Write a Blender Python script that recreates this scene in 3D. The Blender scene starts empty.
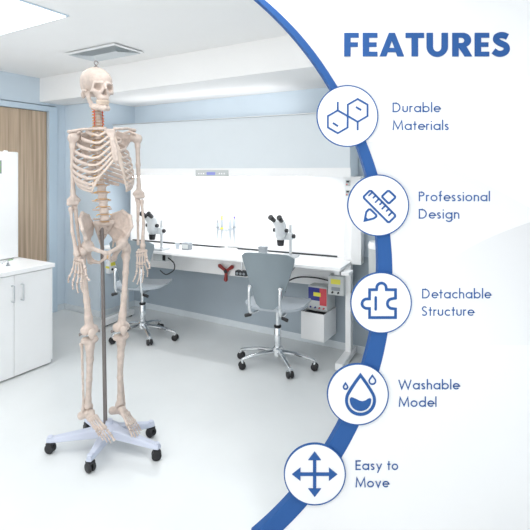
import bpy, bmesh, math, random
import numpy as np
from mathutils import Vector, Matrix
random.seed(4)
S = bpy.context.scene
COL = S.collection
PI = math.pi
F = 458.0                      # focal length in pixels of a 530 px frame
EYE = 1.35
HOR = 172.0
PXC = 265.0

def at(px, py, Y):
    """point of the place seen at a pixel and standing at depth Y"""
    return Vector(((px - PXC) / F * Y, Y, EYE - (py - HOR) / F * Y))

# ------------------------------------------------------------------ materials
def mat(name, col, rough=.5, metal=0.0, spec=.5, noise=0.0, nscale=8.0, bump=0.0, bscale=60.0, emit=None, estr=0, alpha=None, trans=0.0, stretch=None, coat=0.0):
    m = bpy.data.materials.new(name); m.use_nodes = True
    nt = m.node_tree; b = nt.nodes['Principled BSDF']
    c = (*col, 1)
    b.inputs['Base Color'].default_value = c
    b.inputs['Roughness'].default_value = rough
    b.inputs['Metallic'].default_value = metal
    b.inputs['Specular IOR Level'].default_value = spec
    b.inputs['Coat Weight'].default_value = coat
    if trans: b.inputs['Transmission Weight'].default_value = trans
    tc = nt.nodes.new('ShaderNodeTexCoord')
    mp = nt.nodes.new('ShaderNodeMapping'); nt.links.new(tc.outputs['Object'], mp.inputs[0])
    if stretch: mp.inputs['Scale'].default_value = stretch
    if noise:
        n = nt.nodes.new('ShaderNodeTexNoise'); n.inputs['Scale'].default_value = nscale; n.inputs['Detail'].default_value = 5
        nt.links.new(mp.outputs[0], n.inputs['Vector'])
        r = nt.nodes.new('ShaderNodeValToRGB')
        r.color_ramp.elements[0].position = .3; r.color_ramp.elements[1].position = .7
        r.color_ramp.elements[0].color = tuple(max(0, x * (1 - noise)) for x in col) + (1,)
        r.color_ramp.elements[1].color = tuple(min(1, x * (1 + noise * .6)) for x in col) + (1,)
        nt.links.new(n.outputs['Fac'], r.inputs[0]); nt.links.new(r.outputs[0], b.inputs['Base Color'])
    if bump:
        n2 = nt.nodes.new('ShaderNodeTexNoise'); n2.inputs['Scale'].default_value = bscale
        nt.links.new(mp.outputs[0], n2.inputs['Vector'])
        bp = nt.nodes.new('ShaderNodeBump'); bp.inputs['Strength'].default_value = bump; bp.inputs['Distance'].default_value = .003
        nt.links.new(n2.outputs['Fac'], bp.inputs['Height']); nt.links.new(bp.outputs[0], b.inputs['Normal'])
    if emit:
        b.inputs['Emission Color'].default_value = (*emit, 1); b.inputs['Emission Strength'].default_value = estr
    return m

M = {}
M['bone'] = mat('bone_plastic', (.595, .497, .438), .55, noise=.15, nscale=45, bump=.35, bscale=120)
M['teeth'] = mat('teeth_enamel', (.68, .56, .46), .35)
M['cartilage'] = mat('cartilage', (.68, .57, .49), .5, noise=.08, nscale=40)
M['disc'] = mat('spinal_disc', (.62, .40, .22), .55)
M['nerve'] = mat('nerve_yellow', (.85, .50, .12), .5)
M['artery'] = mat('artery_red', (.75, .06, .03), .45)
M['pole'] = mat('pole_steel', (.23, .205, .195), .38, metal=.75)
M['chrome'] = mat('chrome', (.78, .80, .82), .16, metal=1)
M['steel'] = mat('brushed_steel', (.62, .64, .66), .34, metal=1)
M['base'] = mat('base_lilac_plastic', (.55, .59, .70), .42)
M['black'] = mat('black_rubber', (.012, .012, .014), .45)
M['dark'] = mat('dark_slot', (.03, .035, .04), .6)
M['ceil'] = mat('ceiling_paint', (.95, .95, .945), .9, noise=.015, nscale=3)
M['blue'] = mat('wall_blue_paint', (.68, .78, .865), .75, noise=.03, nscale=2)
M['bench_shade'] = mat('wall_under_bench_shade', (.40, .47, .53), .6, noise=.03, nscale=2)  # wall blue with the shade under the bench put into the colour
M['white'] = mat('white_laminate', (.95, .96, .965), .3, noise=.01, nscale=4)
M['panelw'] = mat('white_back_panel', (.95, .96, .97), .45)
M['hoodm'] = mat('hood_enamel', (.74, .80, .84), .35, noise=.01)
M['frame'] = mat('door_frame_aluminium', (.62, .74, .84), .4, metal=.15)
M['cableg'] = mat('grey_plastic', (.30, .33, .36), .5)
M['chair'] = mat('chair_grey_shell', (.235, .285, .315), .38, noise=.03)
M['seatl'] = mat('chair_seat_grey', (.50, .55, .60), .32)
M['red'] = mat('red_plastic', (.30, .035, .03), .4)
M['redp'] = mat('red_panel', (.65, .08, .10), .4)
M['yellow'] = mat('yellow_label', (.85, .80, .10), .5)
M['bluep'] = mat('blue_panel', (.04, .05, .28), .4)
M['green'] = mat('green_label', (.25, .50, .20), .5)
M['greyp'] = mat('pale_grey_case', (.60, .63, .63), .45)
M['light'] = mat('ceiling_light_diffuser', (1, 1, 1), .5, emit=(1, 1, 1), estr=2.6)
M['louver'] = mat('vent_louver_metal', (.72, .76, .78), .5)
M['boardw'] = mat('board_white_print', (.85, .85, .85), .75, spec=.15)
M['print1'] = mat('board_pale_grey_print', (.865, .87, .875), .75, spec=.15)
M['bblue'] = mat('board_blue', (.026, .098, .30), .6, spec=.2)
M['duct'] = mat('duct_grey', (.16, .20, .225), .6)
M['lcd'] = mat('lcd_violet', (.30, .34, .75), .3)
M['tubew'] = mat('pale_clear_plastic', (.50, .55, .60), .2)
M['bluecap'] = mat('violet_cap', (.10, .06, .45), .4)

# floor: pale sheet vinyl, lightly mottled
def floor_mat():
    m = mat('floor_vinyl', (.765, .79, .795), .26, noise=.05, nscale=1.6, bump=.05, bscale=30)
    return m
M['floor'] = floor_mat()
def wood_mat():
    m = bpy.data.materials.new('door_wood_veneer'); m.use_nodes = True
    nt = m.node_tree; b = nt.nodes['Principled BSDF']; b.inputs['Roughness'].default_value = .5
    tc = nt.nodes.new('ShaderNodeTexCoord'); mp = nt.nodes.new('ShaderNodeMapping'); mp.inputs['Scale'].default_value = (26, 26, .8)
    nt.links.new(tc.outputs['Object'], mp.inputs[0])
    n = nt.nodes.new('ShaderNodeTexNoise'); n.inputs['Scale'].default_value = 1.6; n.inputs['Detail'].default_value = 7
    nt.links.new(mp.outputs[0], n.inputs['Vector'])
    r = nt.nodes.new('ShaderNodeValToRGB'); e = r.color_ramp.elements
    e[0].position = .3; e[0].color = (.43, .31, .21, 1); e[1].position = .72; e[1].color = (.72, .56, .41, 1)
    nt.links.new(n.outputs['Fac'], r.inputs[0]); nt.links.new(r.outputs[0], b.inputs['Base Color'])
    return m
M['wood'] = wood_mat()

# ------------------------------------------------------------------ mesh helpers
class MB:
    def __init__(s): s.bm = bmesh.new()
    def mesh(s, verts, faces, mtx=None):
        vs = [s.bm.verts.new((mtx @ Vector(v)) if mtx else v) for v in verts]
        for f in faces:
            try: s.bm.faces.new([vs[i] for i in f])
            except ValueError: pass
        return s
    def box(s, x0, x1, y0, y1, z0, z1, bev=0.0, seg=2, mtx=None):
        t = bmesh.new()
        bmesh.ops.create_cube(t, size=1)
        for v in t.verts:
            v.co = Vector(((x0 + x1) / 2 + v.co.x * (x1 - x0), (y0 + y1) / 2 + v.co.y * (y1 - y0), (z0 + z1) / 2 + v.co.z * (z1 - z0)))
        if bev: bmesh.ops.bevel(t, geom=t.edges[:], offset=bev, segments=seg, affect='EDGES', profile=.6)
        if mtx: t.transform(mtx)
        s.merge(t); return s
    def merge(s, t):
        m = bpy.data.meshes.new('tmp'); t.to_mesh(m); t.free(); s.bm.from_mesh(m); bpy.data.meshes.remove(m)
    def cyl(s, p0, p1, r, r1=None, n=20, bev=0.0):
        p0 = Vector(p0); p1 = Vector(p1); r1 = r if r1 is None else r1
        d = p1 - p0; L = d.length; d.normalize()
        if bev: return s.tube([p0, p0 + d * .0005, p0 + d * bev, p1 - d * bev, p1 - d * .0005, p1], [max(r - bev, .0004), r - bev * .7, r, r1, r1 - bev * .7, max(r1 - bev, .0004)], n)
        return s.tube([p0, p1], [r, r1], n)
    def tube(s, pts, rad, n=10, flat=None, closed=False, up=None):
        """sweep along pts; rad scalar/list; flat=(a,b) ellipse factors"""
        pts = [Vector(p) for p in pts]; N = len(pts)
        if not hasattr(rad, '__len__'): rad = [rad] * N
        fa, fb = flat or (1, 1)
        tang = []
        for i in range(N):
            if closed: t = pts[(i + 1) % N] - pts[i - 1]
            else: t = pts[min(i + 1, N - 1)] - pts[max(i - 1, 0)]
            tang.append(t.normalized())
        u = Vector(up) if up else (Vector((0, 0, 1)) if abs(tang[0].z) < .9 else Vector((0, 1, 0)))
        rings = []
        for i in range(N):
            t = tang[i]
            if up: u = Vector(up)
            u = (u - t * u.dot(t)).normalized(); w = t.cross(u)
            rings.append([s.bm.verts.new(pts[i] + (u * math.cos(a) * fa + w * math.sin(a) * fb) * rad[i]) for a in [2 * PI * k / n for k in range(n)]])
        for i in range(N if closed else N - 1):
            A = rings[i]; B = rings[(i + 1) % N]
            for k in range(n): s.bm.faces.new((A[k], A[(k + 1) % n], B[(k + 1) % n], B[k]))
        if not closed:
            s.bm.faces.new(rings[0][::-1]); s.bm.faces.new(rings[-1])
        return s
    def lathe(s, prof, c=(0, 0, 0), n=24, mtx=None):
        vs = []; m = mtx or Matrix()
        c = Vector(c)
        for r, z in prof:
            vs.append([s.bm.verts.new(m @ (c + Vector((max(r, 1e-4) * math.cos(a), max(r, 1e-4) * math.sin(a), z)))) for a in [2 * PI * k / n for k in range(n)]])
        for i in range(len(prof) - 1):
            for k in range(n): s.bm.faces.new((vs[i][k], vs[i][(k + 1) % n], vs[i + 1][(k + 1) % n], vs[i + 1][k]))
        s.bm.faces.new(vs[0][::-1]); s.bm.faces.new(vs[-1])
        return s
    def ball(s, c, r, sc=(1, 1, 1), n=14):
        t = bmesh.new(); bmesh.ops.create_uvsphere(t, u_segments=n, v_segments=max(6, n // 2 + 1), radius=r)
        for v in t.verts: v.co = Vector((v.co.x * sc[0], v.co.y * sc[1], v.co.z * sc[2])) + Vector(c)
        s.merge(t); return s
    def poly(s, pts, y0, y1):
        """prism of an xz outline between depths y0 (front) and y1"""
        n = len(pts)
        a = [s.bm.verts.new((p[0], y0, p[1])) for p in pts]; b = [s.bm.verts.new((p[0], y1, p[1])) for p in pts]
        from mathutils.geometry import tessellate_polygon
        for tr in tessellate_polygon([[Vector((p[0], p[1], 0)) for p in pts]]):
            s.bm.faces.new([a[i] for i in tr]); s.bm.faces.new([b[i] for i in tr][::-1])
        for i in range(n): s.bm.faces.new((a[i], b[i], b[(i + 1) % n], a[(i + 1) % n]))
        return s
    def build(s, name, m, parent=None, smooth=True, angle=40, loc=None, rotz=None):
        bmesh.ops.recalc_face_normals(s.bm, faces=s.bm.faces[:])
        me = bpy.data.meshes.new(name); s.bm.to_mesh(me); s.bm.free()
        return link(name, me, m, parent, smooth, angle, loc, rotz)

def link(name, me, m, parent=None, smooth=True, angle=40, loc=None, rotz=None):
    o = bpy.data.objects.new(name, me); COL.objects.link(o)
    if m: me.materials.append(M[m] if isinstance(m, str) else m)
    if smooth:
        me.polygons.foreach_set('use_smooth', [True] * len(me.polygons))
        try: me.set_sharp_from_angle(angle=math.radians(angle))
        except Exception: pass
    if parent: o.parent = parent
    if loc: o.location = loc
    if rotz is not None: o.rotation_euler = (0, 0, rotz)
    return o

def tag(o, label=None, cat=None, group=None, kind=None):
    if label: o['label'] = label
    if cat: o['category'] = cat
    if group: o['group'] = group
    if kind: o['kind'] = kind
    return o
def thing(name, label, cat, loc=(0, 0, 0), rotz=0, group=None):
    o = bpy.data.objects.new(name, None); COL.objects.link(o); o.empty_display_size = .1
    o.location = loc; o.rotation_euler = (0, 0, rotz)
    return tag(o, label, cat, group)
def copy_tree(o, parent=None):
    c = o.copy(); COL.objects.link(c); c.parent = parent
    for ch in [x for x in bpy.data.objects if x.parent == o]: copy_tree(ch, c)
    return c

# ------------------------------------------------------------------ implicit modelling (numpy, surface nets)
def V(*a): return np.array(a, float)
class SDF:
    def __init__(s): s.ops = []
    def cap(s, p, q, r0, r1=None, k=.006, op='+'):
        s.ops.append(('cap', V(*p), V(*q), r0, r0 if r1 is None else r1, k, op)); return s
    def chain(s, pts, rads, k=.006):
        for i in range(len(pts) - 1): s.cap(pts[i], pts[i + 1], rads[i], rads[i + 1], k)
        return s
    def ell(s, c, r, k=.008, op='+', rot=None):
        s.ops.append(('ell', V(*c), V(*r), rot, None, k, op)); return s
    def tri(s, a, b, c, t, k=.005, op='+'):
        s.ops.append(('tri', V(*a), V(*b), V(*c), t, k, op)); return s
    def bounds(s):
        lo = V(9, 9, 9); hi = -lo
        for o in s.ops:
            if o[-1] != '+': continue
            if o[0] == 'cap': P = [o[1], o[2]]; r = max(o[3], o[4])
            elif o[0] == 'ell': P = [o[1]]; r = max(o[2]) if o[3] is not None else o[2]
            else: P = [o[1], o[2], o[3]]; r = o[4]
            for p in P: lo = np.minimum(lo, p - r); hi = np.maximum(hi, p + r)
        return lo, hi
    def field(s, X):
        d = None
        for o in s.ops:
            k, op = o[-2], o[-1]
            if o[0] == 'cap':
                a, b = o[1], o[2]; ab = b - a; pa = X - a
                h = np.clip((pa @ ab) / max(ab @ ab, 1e-12), 0, 1)
                v = np.linalg.norm(pa - h[:, None] * ab, axis=1) - (o[3] + (o[4] - o[3]) * h)
            elif o[0] == 'ell':
                p = X - o[1]
                if o[3] is not None: p = p @ np.array(o[3])
                k0 = np.linalg.norm(p / o[2], axis=1); k1 = np.linalg.norm(p / (o[2] ** 2), axis=1)
                v = k0 * (k0 - 1) / np.maximum(k1, 1e-9)
            else:
                a, b, c = o[1], o[2], o[3]
                ba = b - a; cb = c - b; ac = a - c; n = np.cross(ba, ac)
                pa = X - a; pb = X - b; pc = X - c
                ins = (np.sign(pa @ np.cross(ba, n)) + np.sign(pb @ np.cross(cb, n)) + np.sign(pc @ np.cross(ac, n))) < 2
                def ed(pp, e):
                    h = np.clip((pp @ e) / (e @ e), 0, 1); q = pp - h[:, None] * e; return (q * q).sum(1)
                e = np.minimum(np.minimum(ed(pa, ba), ed(pb, cb)), ed(pc, ac))
                pl = (pa @ n) ** 2 / (n @ n)
                v = np.sqrt(np.where(ins, e, pl)) - o[4]
            if d is None: d = v; continue
            if op == '+':
                h = np.clip(.5 + .5 * (d - v) / k, 0, 1); d = d * (1 - h) + v * h - k * h * (1 - h)
            else:
                h = np.clip(.5 - .5 * (d + v) / k, 0, 1); d = d * (1 - h) - v * h + k * h * (1 - h)
        return d
    def mesh(s, res=.0025, name='m'):
        lo, hi = s.bounds(); lo = lo - res * 3; hi = hi + res * 3
        n = np.ceil((hi - lo) / res).astype(int) + 1
        ax = [lo[i] + res * np.arange(n[i]) for i in range(3)]
        G = np.stack(np.meshgrid(*ax, indexing='ij'), -1).reshape(-1, 3)
        D = np.empty(len(G))
        for i in range(0, len(G), 200000): D[i:i + 200000] = s.field(G[i:i + 200000])
        D = D.reshape(n)
        ins = D < 0
        cnt = np.zeros(n - 1, int); acc = np.zeros((*(n - 1), 3)); num = np.zeros(n - 1)
        offs = [(i, j, k) for i in (0, 1) for j in (0, 1) for k in (0, 1)]
        def sub(A, o): return A[o[0]:n[0] - 1 + o[0], o[1]:n[1] - 1 + o[1], o[2]:n[2] - 1 + o[2]]
        for o in offs:
            for axi in range(3):
                if o[axi]: continue
                p = list(o); p[axi] = 1
                a = sub(D, o); b = sub(D, p); x = (a < 0) != (b < 0)
                t = np.where(x, a / np.where(x, a - b, 1), 0)
                pos = np.zeros((*(n - 1), 3)); pos[...] = o; pos[..., axi] += t
                acc += pos * x[..., None]; num += x
        act = num > 0
        idx = -np.ones(n - 1, int); idx[act] = np.arange(act.sum())
        ii = np.argwhere(act)
        verts = lo + (ii + acc[act] / num[act][:, None]) * res
        faces = []
        for axi in range(3):
            sl0 = [slice(1, -1)] * 3; sl1 = [slice(1, -1)] * 3
            sl0[axi] = slice(0, -1); sl1[axi] = slice(1, None)
            a = ins[tuple(sl0)]; b = ins[tuple(sl1)]
            e = np.argwhere(a != b)
            off = np.ones(3, int); off[axi] = 0
            e2 = e + off
            u, v = [(1, 2), (2, 0), (0, 1)][axi]
            def g(du, dv):
                q = e2.copy(); q[:, u] -= du; q[:, v] -= dv; return idx[q[:, 0], q[:, 1], q[:, 2]]
            Q = np.stack([g(1, 1), g(0, 1), g(0, 0), g(1, 0)], 1)
            fl = ~a[tuple(e.T)]
            Q[fl] = Q[fl][:, ::-1]
            faces.append(Q)
        Fc = np.concatenate(faces)
        me = bpy.data.meshes.new(name)
        me.from_pydata(verts.tolist(), [], Fc.tolist()); me.update()
        return me
    def build(s, name, m, parent, res=.0025):
        return link(name, s.mesh(res, name), m, parent, True, 180)

def spline(P, n=8):
    P = [Vector(p) for p in P]; out = []
    for i in range(len(P) - 1):
        p0 = P[max(i - 1, 0)]; p1 = P[i]; p2 = P[i + 1]; p3 = P[min(i + 2, len(P) - 1)]
        for j in range(n):
            t = j / n
            out.append(.5 * ((2 * p1) + (p2 - p0) * t + (2 * p0 - 5 * p1 + 4 * p2 - p3) * t * t + (3 * p1 - p0 - 3 * p2 + p3) * t ** 3))
    out.append(P[-1]); return out
# ================================================================== THE ROOM
TH = math.atan2(-.5137, .858)                 # the room is turned against the view
RM = Matrix.Rotation(TH, 4, 'Z')
def struct(name, mb, m, **k):
    o = mb.build(name, m, None, smooth=False); o.rotation_euler = (0, 0, TH); o['kind'] = 'structure'; return o
XL, XR, YB, YF = -4.024, 1.7, 3.295, -1.6
CE = 2.23
struct('floor', MB().box(XL - .12, XR + .12, YF, YB + .12, -.08, 0), 'floor')
struct('ceiling', MB().box(XL - .12, XR + .12, YF, YB + .12, CE, CE + .1), 'ceil')
struct('wall_back', MB().box(XL - .12, XR + .12, YB, YB + .12, 0, CE), 'blue')
struct('wall_right', MB().box(XR, XR + .12, YF, YB, 0, CE), 'blue')
# the door opening in the left wall
DY1 = (RM.inverted() @ at(56, 172, 4.44)).y    # outer edge of the frame
DR, DL, DT = 2.545, 1.45, 1.975
def on_left(px):                               # position along the left wall seen at a pixel column
    t = (px - PXC) / F; Y = 4.024 / (-.858 * t + .5137); return .5137 * t * Y + .858 * Y
DR = on_left(56); DI = on_left(47.7)
struct('wall_left', MB().box(XL - .12, XL, DR, YB, 0, CE).box(XL - .12, XL, YF, DR - 1.25, 0, CE).box(XL - .12, XL, DR - 1.25, DR, DT + .01, CE), 'blue')
pier = struct('wall_pier', MB().box(XL, -3.508, 2.870, YB, 0, 2.007), 'blue')
struct('ceiling_bulkhead', MB().box(XL, XR, 2.602, YB, 2.007, CE), 'ceil')
BBH = .055
struct('shade_sheet_1', MB().box(-3.508, XR, YB - .006, YB, BBH, .72), 'bench_shade')  # thin sheet painting the shade below the worktop onto the wall
struct('baseboard_back', MB().box(-3.508, XR, YB - .012, YB, 0, BBH, .003), 'hoodm')
struct('baseboard_pier', MB().box(XL, -3.496, 2.858, 2.870, 0, BBH, .003).box(-3.508, -3.496, 2.870, YB - .012, 0, BBH, .003), 'hoodm')
struct('baseboard_left', MB().box(XL, XL + .012, DR + .005, 2.858, 0, BBH, .003), 'hoodm')
# door 1
fr = MB().box(XL - .02, XL + .025, DI, DR, 0, DT, .004).box(XL - .02, XL + .025, DR - 1.25, DR - 1.25 + .07, 0, DT, .004).box(XL - .02, XL + .025, DR - 1.25 + .07, DI, DT - .05, DT, .004)
d = struct('door_1', fr, 'frame')
leaf = MB().box(XL - .05, XL - .012, DR - 1.25 + .073, DI - .003, .006, DT - .053, .002).build('door_leaf', 'wood', d, False)
g = MB().box(XL - .075, XL - .055, DR - 1.25, DR, 0, DT).build('door_stop', 'dark', d, False)
h = MB().cyl((XL - .012, DI - 1.05, .98), (XL + .03, DI - 1.05, .98), .009).cyl((XL + .03, DI - 1.055, .98), (XL + .03, DI - .95, .98), .008).build('door_handle', 'steel', d)

# ceiling light panels (one is in view)
def light_panel(x0, y0, label, w=1.2, dd=.6):
    t = thing('ceiling_light', label, 'ceiling light', RM @ Vector((x0, y0, CE - .012)), TH, 'recessed ceiling light panels')
    MB().box(-w - .012, .012, -dd - .012, 0.012, .004, .0115, 0).build('frame', 'frame', t, False)
    MB().box(-w, 0, -dd, 0, 0, .008, .002).build('diffuser', 'light', t, False)
    return t
light_panel(-2.277, 1.629, 'square edged white light panel set in the ceiling at the top left corner')

# air vent: long louvres meeting at mitred corners
x0, x1, y0, y1 = -2.995, -2.470, 2.135, 2.410
t = thing('ceiling_vent', 'grey louvred air vent in the white ceiling above the skull', 'air vent', RM @ Vector(((x0 + x1) / 2, (y0 + y1) / 2, CE - .02)), TH)
W2, D2 = (x1 - x0) / 2, (y1 - y0) / 2
def ringm(mb, w, dd, z, w2, d2, z2, th=.002):
    o = [(-w, -dd, z), (w, -dd, z), (w, dd, z), (-w, dd, z)]; i = [(-w2, -d2, z2), (w2, -d2, z2), (w2, d2, z2), (-w2, d2, z2)]
    vs = o + i + [(a, b, c + th) for a, b, c in o + i]
    fs = []
    for k in range(4):
        l = (k + 1) % 4
        fs += [(k, l, l + 4, k + 4), (k + 8, k + 12, l + 12, l + 8), (k, k + 8, l + 8, l), (k + 4, l + 4, l + 12, k + 12)]
    mb.mesh(vs, fs)
mb = MB(); ringm(mb, W2, D2, .008, W2 - .018, D2 - .018, .004, .004); mb.build('frame', 'white', t, False)
for q in range(7):
    a = .019 + q * .0168
    mb = MB(); ringm(mb, W2 - a, D2 - a, .000, W2 - a - .0095, max(.001, D2 - a - .0095), .010, .002); mb.build('louver', 'louver', t, False)
MB().box(-W2 + .019, W2 - .019, -D2 + .019, D2 - .019, .0165, .0185).build('duct_opening', 'duct', t, False)

# ------------------------------------------------------------------ cabinet at the left
def rp(x, y, z=0): return RM @ Vector((x, y, z))
CX, CY = -2.948, 2.008
HC = .707
cab = thing('base_cabinet', 'white low cabinet with bar handles below the counter at left edge', 'cabinet', rp(CX, CY, 0), TH)
MB().box(-.455, -.019, -1.62, -.002, .004, HC - .03, .002).build('body', 'white', cab, False)
MB().box(-.019, -.004, -.05 + .036, -.002, .03, HC - .034, .001).build('end_panel', 'white', cab, False)
MB().box(-.44, -.03, -1.6, -.02, 0, .004).build('plinth', 'dark', cab, False)
def on_cab(px):
    t = (px - PXC) / F; Y = 2.948 / (-.858 * t + .5137); return (.5137 * t + .858) * Y - CY
ys = on_cab(14.2)
wd = -.016 - ys
hands = [on_cab(21), on_cab(11.7)]
for k in range(3):
    a1 = (-.016 if k == 0 else ys - (k - 1) * wd) - .0015; a0 = (ys if k == 0 else ys - k * wd) + .0015
    dr = MB().box(-.018, 0, a0, a1, .012, HC - .034, .0015).build('door', 'white', cab, False)
    hy = hands[0] if k == 0 else (hands[1] if k == 1 else a1 - .05)
    zt, zb = .607, .505
    MB().tube(spline([(0.0, hy, zb), (.026, hy, zb), (.028, hy, zb + .01), (.028, hy, zt - .01), (.026, hy, zt), (0.0, hy, zt)], 3), .0052, 10).build('handle', 'steel', dr)
ct = MB().box(-.47, .012, -1.62, .008, 0, .029, .003).build('countertop', 'white', None, False)
ct.location = rp(CX, CY, HC - .029); ct.rotation_euler = (0, 0, TH); tag(ct, 'plain white countertop lying on the low cabinet at left', 'countertop')

# laboratory instrument on the counter
p = RM.inverted() @ at(18.6, 258, 3.43)
inst = thing('laboratory_instrument', 'tall white instrument case with small display standing on the left counter', 'instrument', rp(p.x, p.y, HC), TH)
HI = .792
MB().box(-.28, 0, -.7, 0, .006, HI, .01, 3).build('case', 'white', inst)
MB().box(.0, .004, -.21, -.128, HI - .16, HI - .065, .001).build('display', 'cableg', inst, False)
o = MB()
for k in range(3): o.box(.004, .006, -.20, -.136, HI - .152 + k * .029, HI - .132 + k * .029)
o.build('display_key', 'green', inst, False)
MB().lathe([(.016, 0), (.016, .008), (.008, .012)], (-.05, -.07, HI)).build('cap', 'white', inst)
for a in (-.25, -.03):
    for b in (-.67, -.03): MB().lathe([(.012, 0), (.012, .007)], (a, b, 0), 12).build('foot', 'black', inst)
# small clamp tap on the counter
p = RM.inverted() @ at(10.5, 266, 3.13)
tp = thing('bench_tap', 'small green grey lever tap on the counter before the tall instrument', 'tap', rp(p.x - .03, p.y, HC), TH)
MB().lathe([(.014, 0), (.014, .004), (.008, .008), (.007, .02)], (0, 0, 0), 14).build('base', 'cableg', tp)
MB().tube(spline([(0, 0, .016), (0, 0, .034), (.004, -.01, .036), (.01, -.04, .03), (.01, -.05, .022)], 4), .005, 10).build('spout', 'steel', tp)
MB().box(-.006, .006, -.008, .034, .034, .040, .002).build('lever', 'green', tp)

# ================================================================== THE BENCH
TB = math.atan2(-.431, .902)
BM = Matrix.Translation((.567, 3.488, 0)) @ Matrix.Rotation(TB, 4, 'Z')
BI = BM.inverted()
BT = .703                                     # worktop height
def bp(x, y, z=0): return BM @ Vector((x, y, z))
def on_bench(px, py):                          # point of the worktop seen at a pixel
    Y = (EYE - BT) * F / (py - HOR); return BI @ at(px, py, Y)
bl = -2.02
bench = thing('laboratory_bench', 'long white workbench with T-shaped feet along the blue wall', 'workbench', bp(-1, -.2, 0), TB)
def B(mb): mb.bm.transform(Matrix.Translation((1, .2, 0))); return mb       # bench coordinates
B(MB().box(bl, .125, -.40, -.010, BT - .022, BT, .004)).build('worktop', 'white', bench, False)
B(MB().box(bl + .03, .09, -.070, -.052, .485, BT - .0225, .002)).build('apron', 'white', bench, False)
for lx in (bl + .02, .112):
    B(MB().box(lx - .02, lx + .02, -.17, -.10, .045, BT - .0225, .004)).build('leg', 'white', bench, False)
    B(MB().box(lx - .028, lx + .028, -.40, -.035, .012, .06, .008, 3)).build('foot', 'white', bench, False)
    for yy in (-.37, -.06): B(MB().lathe([(.018, 0), (.018, .012)], (lx, yy, 0), 14)).build('foot_pad', 'black', bench)
B(MB().box(.128, .185, -.41, -.30, BT - .045, BT - .023, .006)).build('corner_bracket', 'white', bench, False)

hood = thing('bench_canopy', 'white canopy with lit back panel above the workbench', 'extraction canopy', bp(-1, -.001, BT), TB)
def H(mb): mb.bm.transform(Matrix.Translation((1, .001, -BT))); return mb
HB, HT = 1.318, 1.772
H(MB().box(bl - .01, .055, -.024, -.006, BT + .001, 1.74, .002)).build('back_panel', 'panelw', hood, False)
H(MB().box(bl - .01, .150, -.25, -.0245, HB + .001, HT, .004)).build('canopy_box', 'hoodm', hood, False)
H(MB().box(bl - .014, .154, -.2535, -.2505, HB - .004, HB + .062, .001)).build('light_rail', 'white', hood, False)
H(MB().box(bl - .014, .154, -.262, -.02, HT, HT + .006, .001)).build('top_edge', 'steel', hood, False)
H(MB().box(bl + .02, -.01, -.032, -.0245, BT + .002, BT + .012)).build('gasket', 'dark', hood, False)
H(MB().box(.058, .122, -.10, -.014, BT + .001, HB, .004)).build('side_post', 'white', hood, False)
H(MB().box(.1265, .20, -.14, -.05, .684, HB, .004)).build('side_post', 'white', hood, False)
# lamp tube under the canopy
H(MB().box(bl + .15, -.15, -.235, -.205, HB - .016, HB - .0045, .002)).build('lamp', mat('canopy_lamp', (1, 1, 1), .5, emit=(1, 1, 1), estr=6), hood, False)
# control strip
def onhood(px, py, yl=-.254):
    t = (px - PXC) / F; a = BM @ Vector((0, yl, 0)); dx, dy = math.cos(TB), math.sin(TB)
    s = (t * a.y - a.x) / (dx - t * dy); Y = a.y + s * dy
    return s, EYE - (py - HOR) / F * Y
xa, za = onhood(196, 177); xb, zb = onhood(228.5, 170)
cs = H(MB().box(xa, xb, -.262, -.2536, za, zb, .009 * .4, 3)).build('control_strip', 'greyp', hood)
H2 = lambda mb: H(mb)
xm = (xa + xb) / 2; zc = (za + zb) / 2
H(MB().box(xm - .045, xm + .035, -.2635, -.2622, zc - .012, zc + .012)).build('strip_display', 'lcd', cs, False)
for k in range(3):
    for sx in (-1, 1): H(MB().cyl((xm + sx * (.075 + .022 * k), -.2622, zc), (xm + sx * (.075 + .022 * k), -.2645, zc), .006, n=12)).build('button', 'white', cs)
# sockets on the side post
for py in (183, 193):
    px = 347.5
    x_, z_ = onhood(px + .5, py, -.102)
    s_ = H(MB().box(x_ - .017, x_ + .017, -.108, -.1002, z_ - .022, z_ + .022, .002)).build('switch_box', 'greyp', hood, False)
    H(MB().box(x_ - .010, x_ + .010, -.110, -.1082, z_ + .004, z_ + .016)).build('switch_slot', 'dark', s_, False)
    H(MB().box(x_ - .012, x_ - .002, -.110, -.1082, z_ - .014, z_ - .006)).build('switch_button', 'redp', s_, False)

# ---- microscopes
def microscope(loc, rz, label):
    t = thing('microscope', label, 'microscope', loc, rz, 'stereo microscopes on the workbench')
    MB().box(-.05, .05, -.06, .03, 0, .012, .003).build('stand_base', 'steel', t)
    MB().cyl((0, 0, .012), (0, 0, .20), .0085).build('pole', 'steel', t)
    MB().box(-.05, .014, -.02, .018, .105, .150, .008, 3).cyl((-.04, 0, .128), (-.06, 0, .128), .014).build('focus_arm', 'scope', t)
    for s in (-1, 1):
        MB().cyl((-.02 + s * .012, -.0, .128), (-.02 + s * .05, -.0, .128), .013, bev=.003).build('focus_knob', 'black', t)
    hd = SDF().cap((-.055, -.03, .14), (-.055, -.03, .19), .034, .036, .008).cap((-.082, -.042, .215), (-.040, -.042, .215), .022, .022, .012).cap((-.055, -.03, .12), (-.055, -.03, .14), .024, .026)
    hd.build('head', 'scope', t, .004)
    MB().cyl((-.055, -.03, .105), (-.055, -.03, .068), .024, .02, bev=.003).build('objective', 'black', t)
    MB().cyl((-.105, -.03, .165), (-.005, -.03, .165), .0125, bev=.002).build('zoom_knob', 'black', t)
    for s in (-1, 1):
        e = MB().cyl((-.062 + s * .025, -.055, .226), (-.066 + s * .029, -.088, .248), .014, .016, bev=.002).build('eyepiece', 'black', t)
        MB().cyl((-.066 + s * .029, -.088, .248), (-.067 + s * .0295, -.096, .2535), .018, .017, bev=.002).build('eyecup', 'black', e)
    t.scale = (1.22, 1.22, 1.22)
    return t
M['scope'] = mat('microscope_enamel', (.62, .65, .67), .35)
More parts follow.
